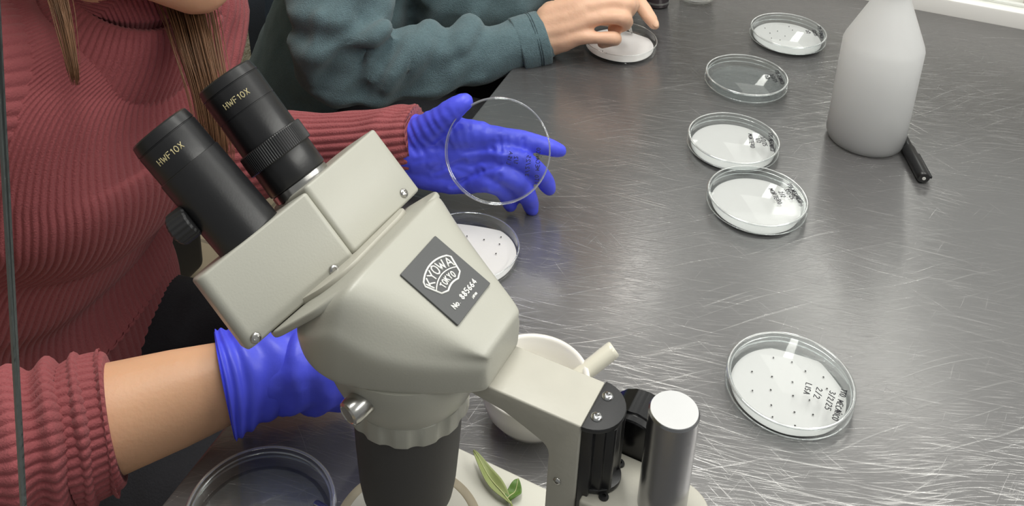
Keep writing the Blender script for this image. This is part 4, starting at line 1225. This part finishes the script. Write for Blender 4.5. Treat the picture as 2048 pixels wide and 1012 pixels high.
# trousers and shoes
t2 = blob([chain([(*T(-.24, -.40, -.30), .105), (*T(-.16, -.19, -.235), .085), (*T(-.13, .06, -.20), .066), (*T(-.13, .03, -.45), .055), (*T(-.13, 0, -.66), .05)]),
           chain([(*T(-.42, -.40, -.30), .105), (*T(-.43, -.19, -.235), .085), (*T(-.43, .06, -.20), .066), (*T(-.43, .03, -.45), .055), (*T(-.43, 0, -.66), .05)]),
           chain([(*T(-.24, -.41, -.30), .115), (*T(-.42, -.41, -.30), .115)])], .008, 8)
kid('trousers', wobble(t2, .005, 14, 8), 'trousers', p2, o2)
for s in (-.13, -.43):
    sh = blob([chain([(*T(s, -.03, -.705), .042), (*T(s, .06, -.715), .034), (*T(s, .15, -.72), .03)])], .006, 5)
    kid('shoe', sh, 'black_matte', p2, o2)
bm = bmesh.new()
bmesh.ops.create_uvsphere(bm, u_segments=32, v_segments=20, radius=1)
for v in list(bm.verts):
    if v.co.z < -.1 and v.co.dot(EV) > -.2 or v.co.dot(EV) > .62 and v.co.z < .55: bm.verts.remove(v)
bmesh.ops.transform(bm, matrix=Matrix.Translation(hd2 + UP * .008 - EV * .006) @ Matrix.Scale(.100, 4), verts=bm.verts)
kid('hair', bm, 'hair', p2, o2)

# tweezers held over the open dish
tip = atz(1264, 67, .0055)
tops = atd(1205, -70, 1.24)
tw = thing('tweezers', 'grey steel tweezers held in the bare hand over the open dish', 'tweezers', tip)
for sg in (-1, 1):
    bm = bmesh.new()
    q = [V((0, 0, 0)) + RT * .0004 * sg, (tops - tip) * .2 + RT * .0025 * sg, (tops - tip) * .5 + RT * .004 * sg, tops - tip]
    tube([V(k) for k in spline(q, 14)], [.0004 + .0036 * min(1, i / 4) for i in range(14)], 8, bm)
    obj('arm', bm, 'screw', tw, 180)

# a black bag on the floor behind
bq = atz(393, 503, -ZT)
bg_c = bq - EV * .04 + EU * .17 - V((0, 0, 0))
bagt = thing('bag', 'black rounded bag standing on the beige floor behind the left eyepiece', 'bag', bg_c)
def bagbox(w, d, z0, z1, r, bev): return prism(rrect(-w / 2, w / 2, -d / 2, d / 2, r, 8), lambda a, b, z: EU * a + EV * b + V((0, 0, z)), z0, z1, bev, 5)
obj('bag_body', bagbox(.30, .15, .0, .42, .05, .045), 'black_matte', bagt, 60)
pk_ = bagbox(.22, .06, .04, .22, .02, .018); bmesh.ops.translate(pk_, vec=EV * .085, verts=pk_.verts)
obj('front_pocket', pk_, 'black_matte', bagt, 60)
obj('handle', tube([EU * (.05 * math.cos(t * .2618)) + V((0, 0, .412 + .05 * math.sin(t * .2618))) for t in range(13)], .008, 10), 'black_matte', bagt, 60)

# seats
def chair(name, label, s, t, seat_z, mt, back=True, rz=0):
    c = thing(name, label, 'chair', T(s, t, -ZT))
    co_ = c.location.copy()
    def pr2(poly, z0, z1, bev): return prism(poly, lambda a, b, z: T(s + a, t + b, z), z0, z1, bev, 3)
    kid('seat', pr2(rrect(-.22, .22, -.22, .20, .08, 8), seat_z - .06, seat_z, .02), mt, c, co_, 60)
    kid('column', rod(T(s, t, -ZT + .08), T(s, t, seat_z - .055), .028), 'black_matte', c, co_, 40)
    for k in range(5):
        a = k * 2 * math.pi / 5 + .3
        e = T(s + .26 * math.cos(a), t + .26 * math.sin(a), -ZT + .06)
        kid('leg', tube([T(s, t, -ZT + .09), e], [.022, .016], 10), 'black_matte', c, co_, 40)
        kid('caster', rod(e + EU * .012 - UP * .032, e - EU * .012 - UP * .032, .026, bev=.004), 'black_gloss', c, co_, 40)
    if back:
        rings = []
        for i in range(13):
            u = i / 12
            z = seat_z + .02 + u * .42
            hw = .215 * (1 - .25 * max(0, u - .7) / .3) * (1 - .15 * max(0, .2 - u) / .2)
            row = []
            for k in range(17):
                x = -1 + 2 * k / 16
                row.append((x * hw, -.235 + .045 * x * x - .05 * (u - .3) ** 2, z))
            rings.append([T(s + a, t + b, z) for a, b, z in row] + [T(s + a, t + b - .035, z) for a, b, z in reversed(row)])
        kid('backrest', fixn(loft(rings)), mt, c, co_, 60)
        kid('back_post', tube([T(s, t - .1, seat_z - .05), T(s, t - .29, seat_z - .03), T(s, t - .30, seat_z + .2)], .016, 10), 'black_matte', c, co_, 60)
    return c
chair('office_chair', 'navy upholstered chair behind the person in the teal fleece', -.43, -.27, -.415, 'navy')
chair('stool', 'black lab stool under the person in the red sweater', .34, -.42, -.37, 'black_matte', back=False)

# ------------------------------------------------------------------ light, world, camera
w = bpy.data.worlds.new('room_light'); S.world = w
w.use_nodes = True
bg = w.node_tree.nodes['Background']
bg.inputs['Strength'].default_value = 1.0
wn, wl = w.node_tree.nodes, w.node_tree.links
gt = wn.new('ShaderNodeTexCoord'); gd = wn.new('ShaderNodeVectorMath'); gd.operation = 'DOT_PRODUCT'
gd.inputs[1].default_value = (.25, .75, .61)          # ambient glow shaped to be brightest from far and above
wl.new(gt.outputs['Generated'], gd.inputs[0])
gr = wn.new('ShaderNodeMapRange'); gr.inputs['From Min'].default_value = -.4; gr.inputs['From Max'].default_value = .9
wl.new(gd.outputs['Value'], gr.inputs['Value'])
gm = wn.new('ShaderNodeMix'); gm.data_type = 'RGBA'
gm.inputs[6].default_value = (.27, .265, .265, 1); gm.inputs[7].default_value = (.64, .63, .61, 1)
wl.new(gr.outputs[0], gm.inputs[0]); wl.new(gm.outputs[2], bg.inputs['Color'])
def area(name, p, target, sx, sy, power, col=(1, .97, .92)):
    l = bpy.data.lights.new(name, 'AREA'); l.shape = 'RECTANGLE'; l.size = sx; l.size_y = sy; l.energy = power; l.color = col
    o = bpy.data.objects.new(name, l); COL.objects.link(o)
    o.location = p
    d = (V(target) - V(p)).normalized()
    o.rotation_euler = d.to_track_quat('-Z', 'Y').to_euler()
    return o
area('ceiling_lamp', (.9, 2.5, 1.8), (.9, 2.5, 0), .5, 1.2, 4)
area('ceiling_lamp', (.75, .95, 1.8), (.6, .9, 0), .3, 1.2, 7.5)
area('ceiling_lamp', (-.12, .80, 1.7), (-.12, .8, 0), .3, 1.2, 18)  # added overhead fill, no known fitting; brightens the people and near-left steel
tl_ = area('ceiling_lamp', (1.33, 3.70, 1.8), (1.33, 3.70, 0), .14, 1.8, 9)
tl_.rotation_euler = (0, 0, -.391)
tl_ = area('ceiling_lamp', (.06, 2.9, 1.8), (.06, 2.9, 0), .14, .5, 2)
tl_.rotation_euler = (0, 0, -.391)
area('cabinet_lamp', T(.35, .85, .78), T(.35, .45, 0), 1.0, .08, 5)

cam = bpy.data.cameras.new('camera')
co = bpy.data.objects.new('camera', cam); COL.objects.link(co)
cam.sensor_fit = 'HORIZONTAL'; cam.sensor_width = 36.0
cam.lens = 36.0 * F / 2048
cam.shift_x = 0.0
cam.shift_y = (CY - 506.0) / 2048.0
cam.clip_start = 0.02; cam.clip_end = 50
mw = Matrix((RT, -DN, -FW)).transposed().to_4x4(); mw.translation = EYE
co.matrix_world = mw
S.camera = co

S.view_settings.view_transform = 'Standard'; S.view_settings.look = 'None'
S.view_settings.gamma = 1.0; S.view_settings.exposure = 0.0; S.view_settings.use_curve_mapping = False
S.cycles.max_bounces = 14; S.cycles.transparent_max_bounces = 24
S.cycles.caustics_reflective = False; S.cycles.caustics_refractive = False
for o in list(S.objects):
    if o.parent is None: o.location.z += ZT
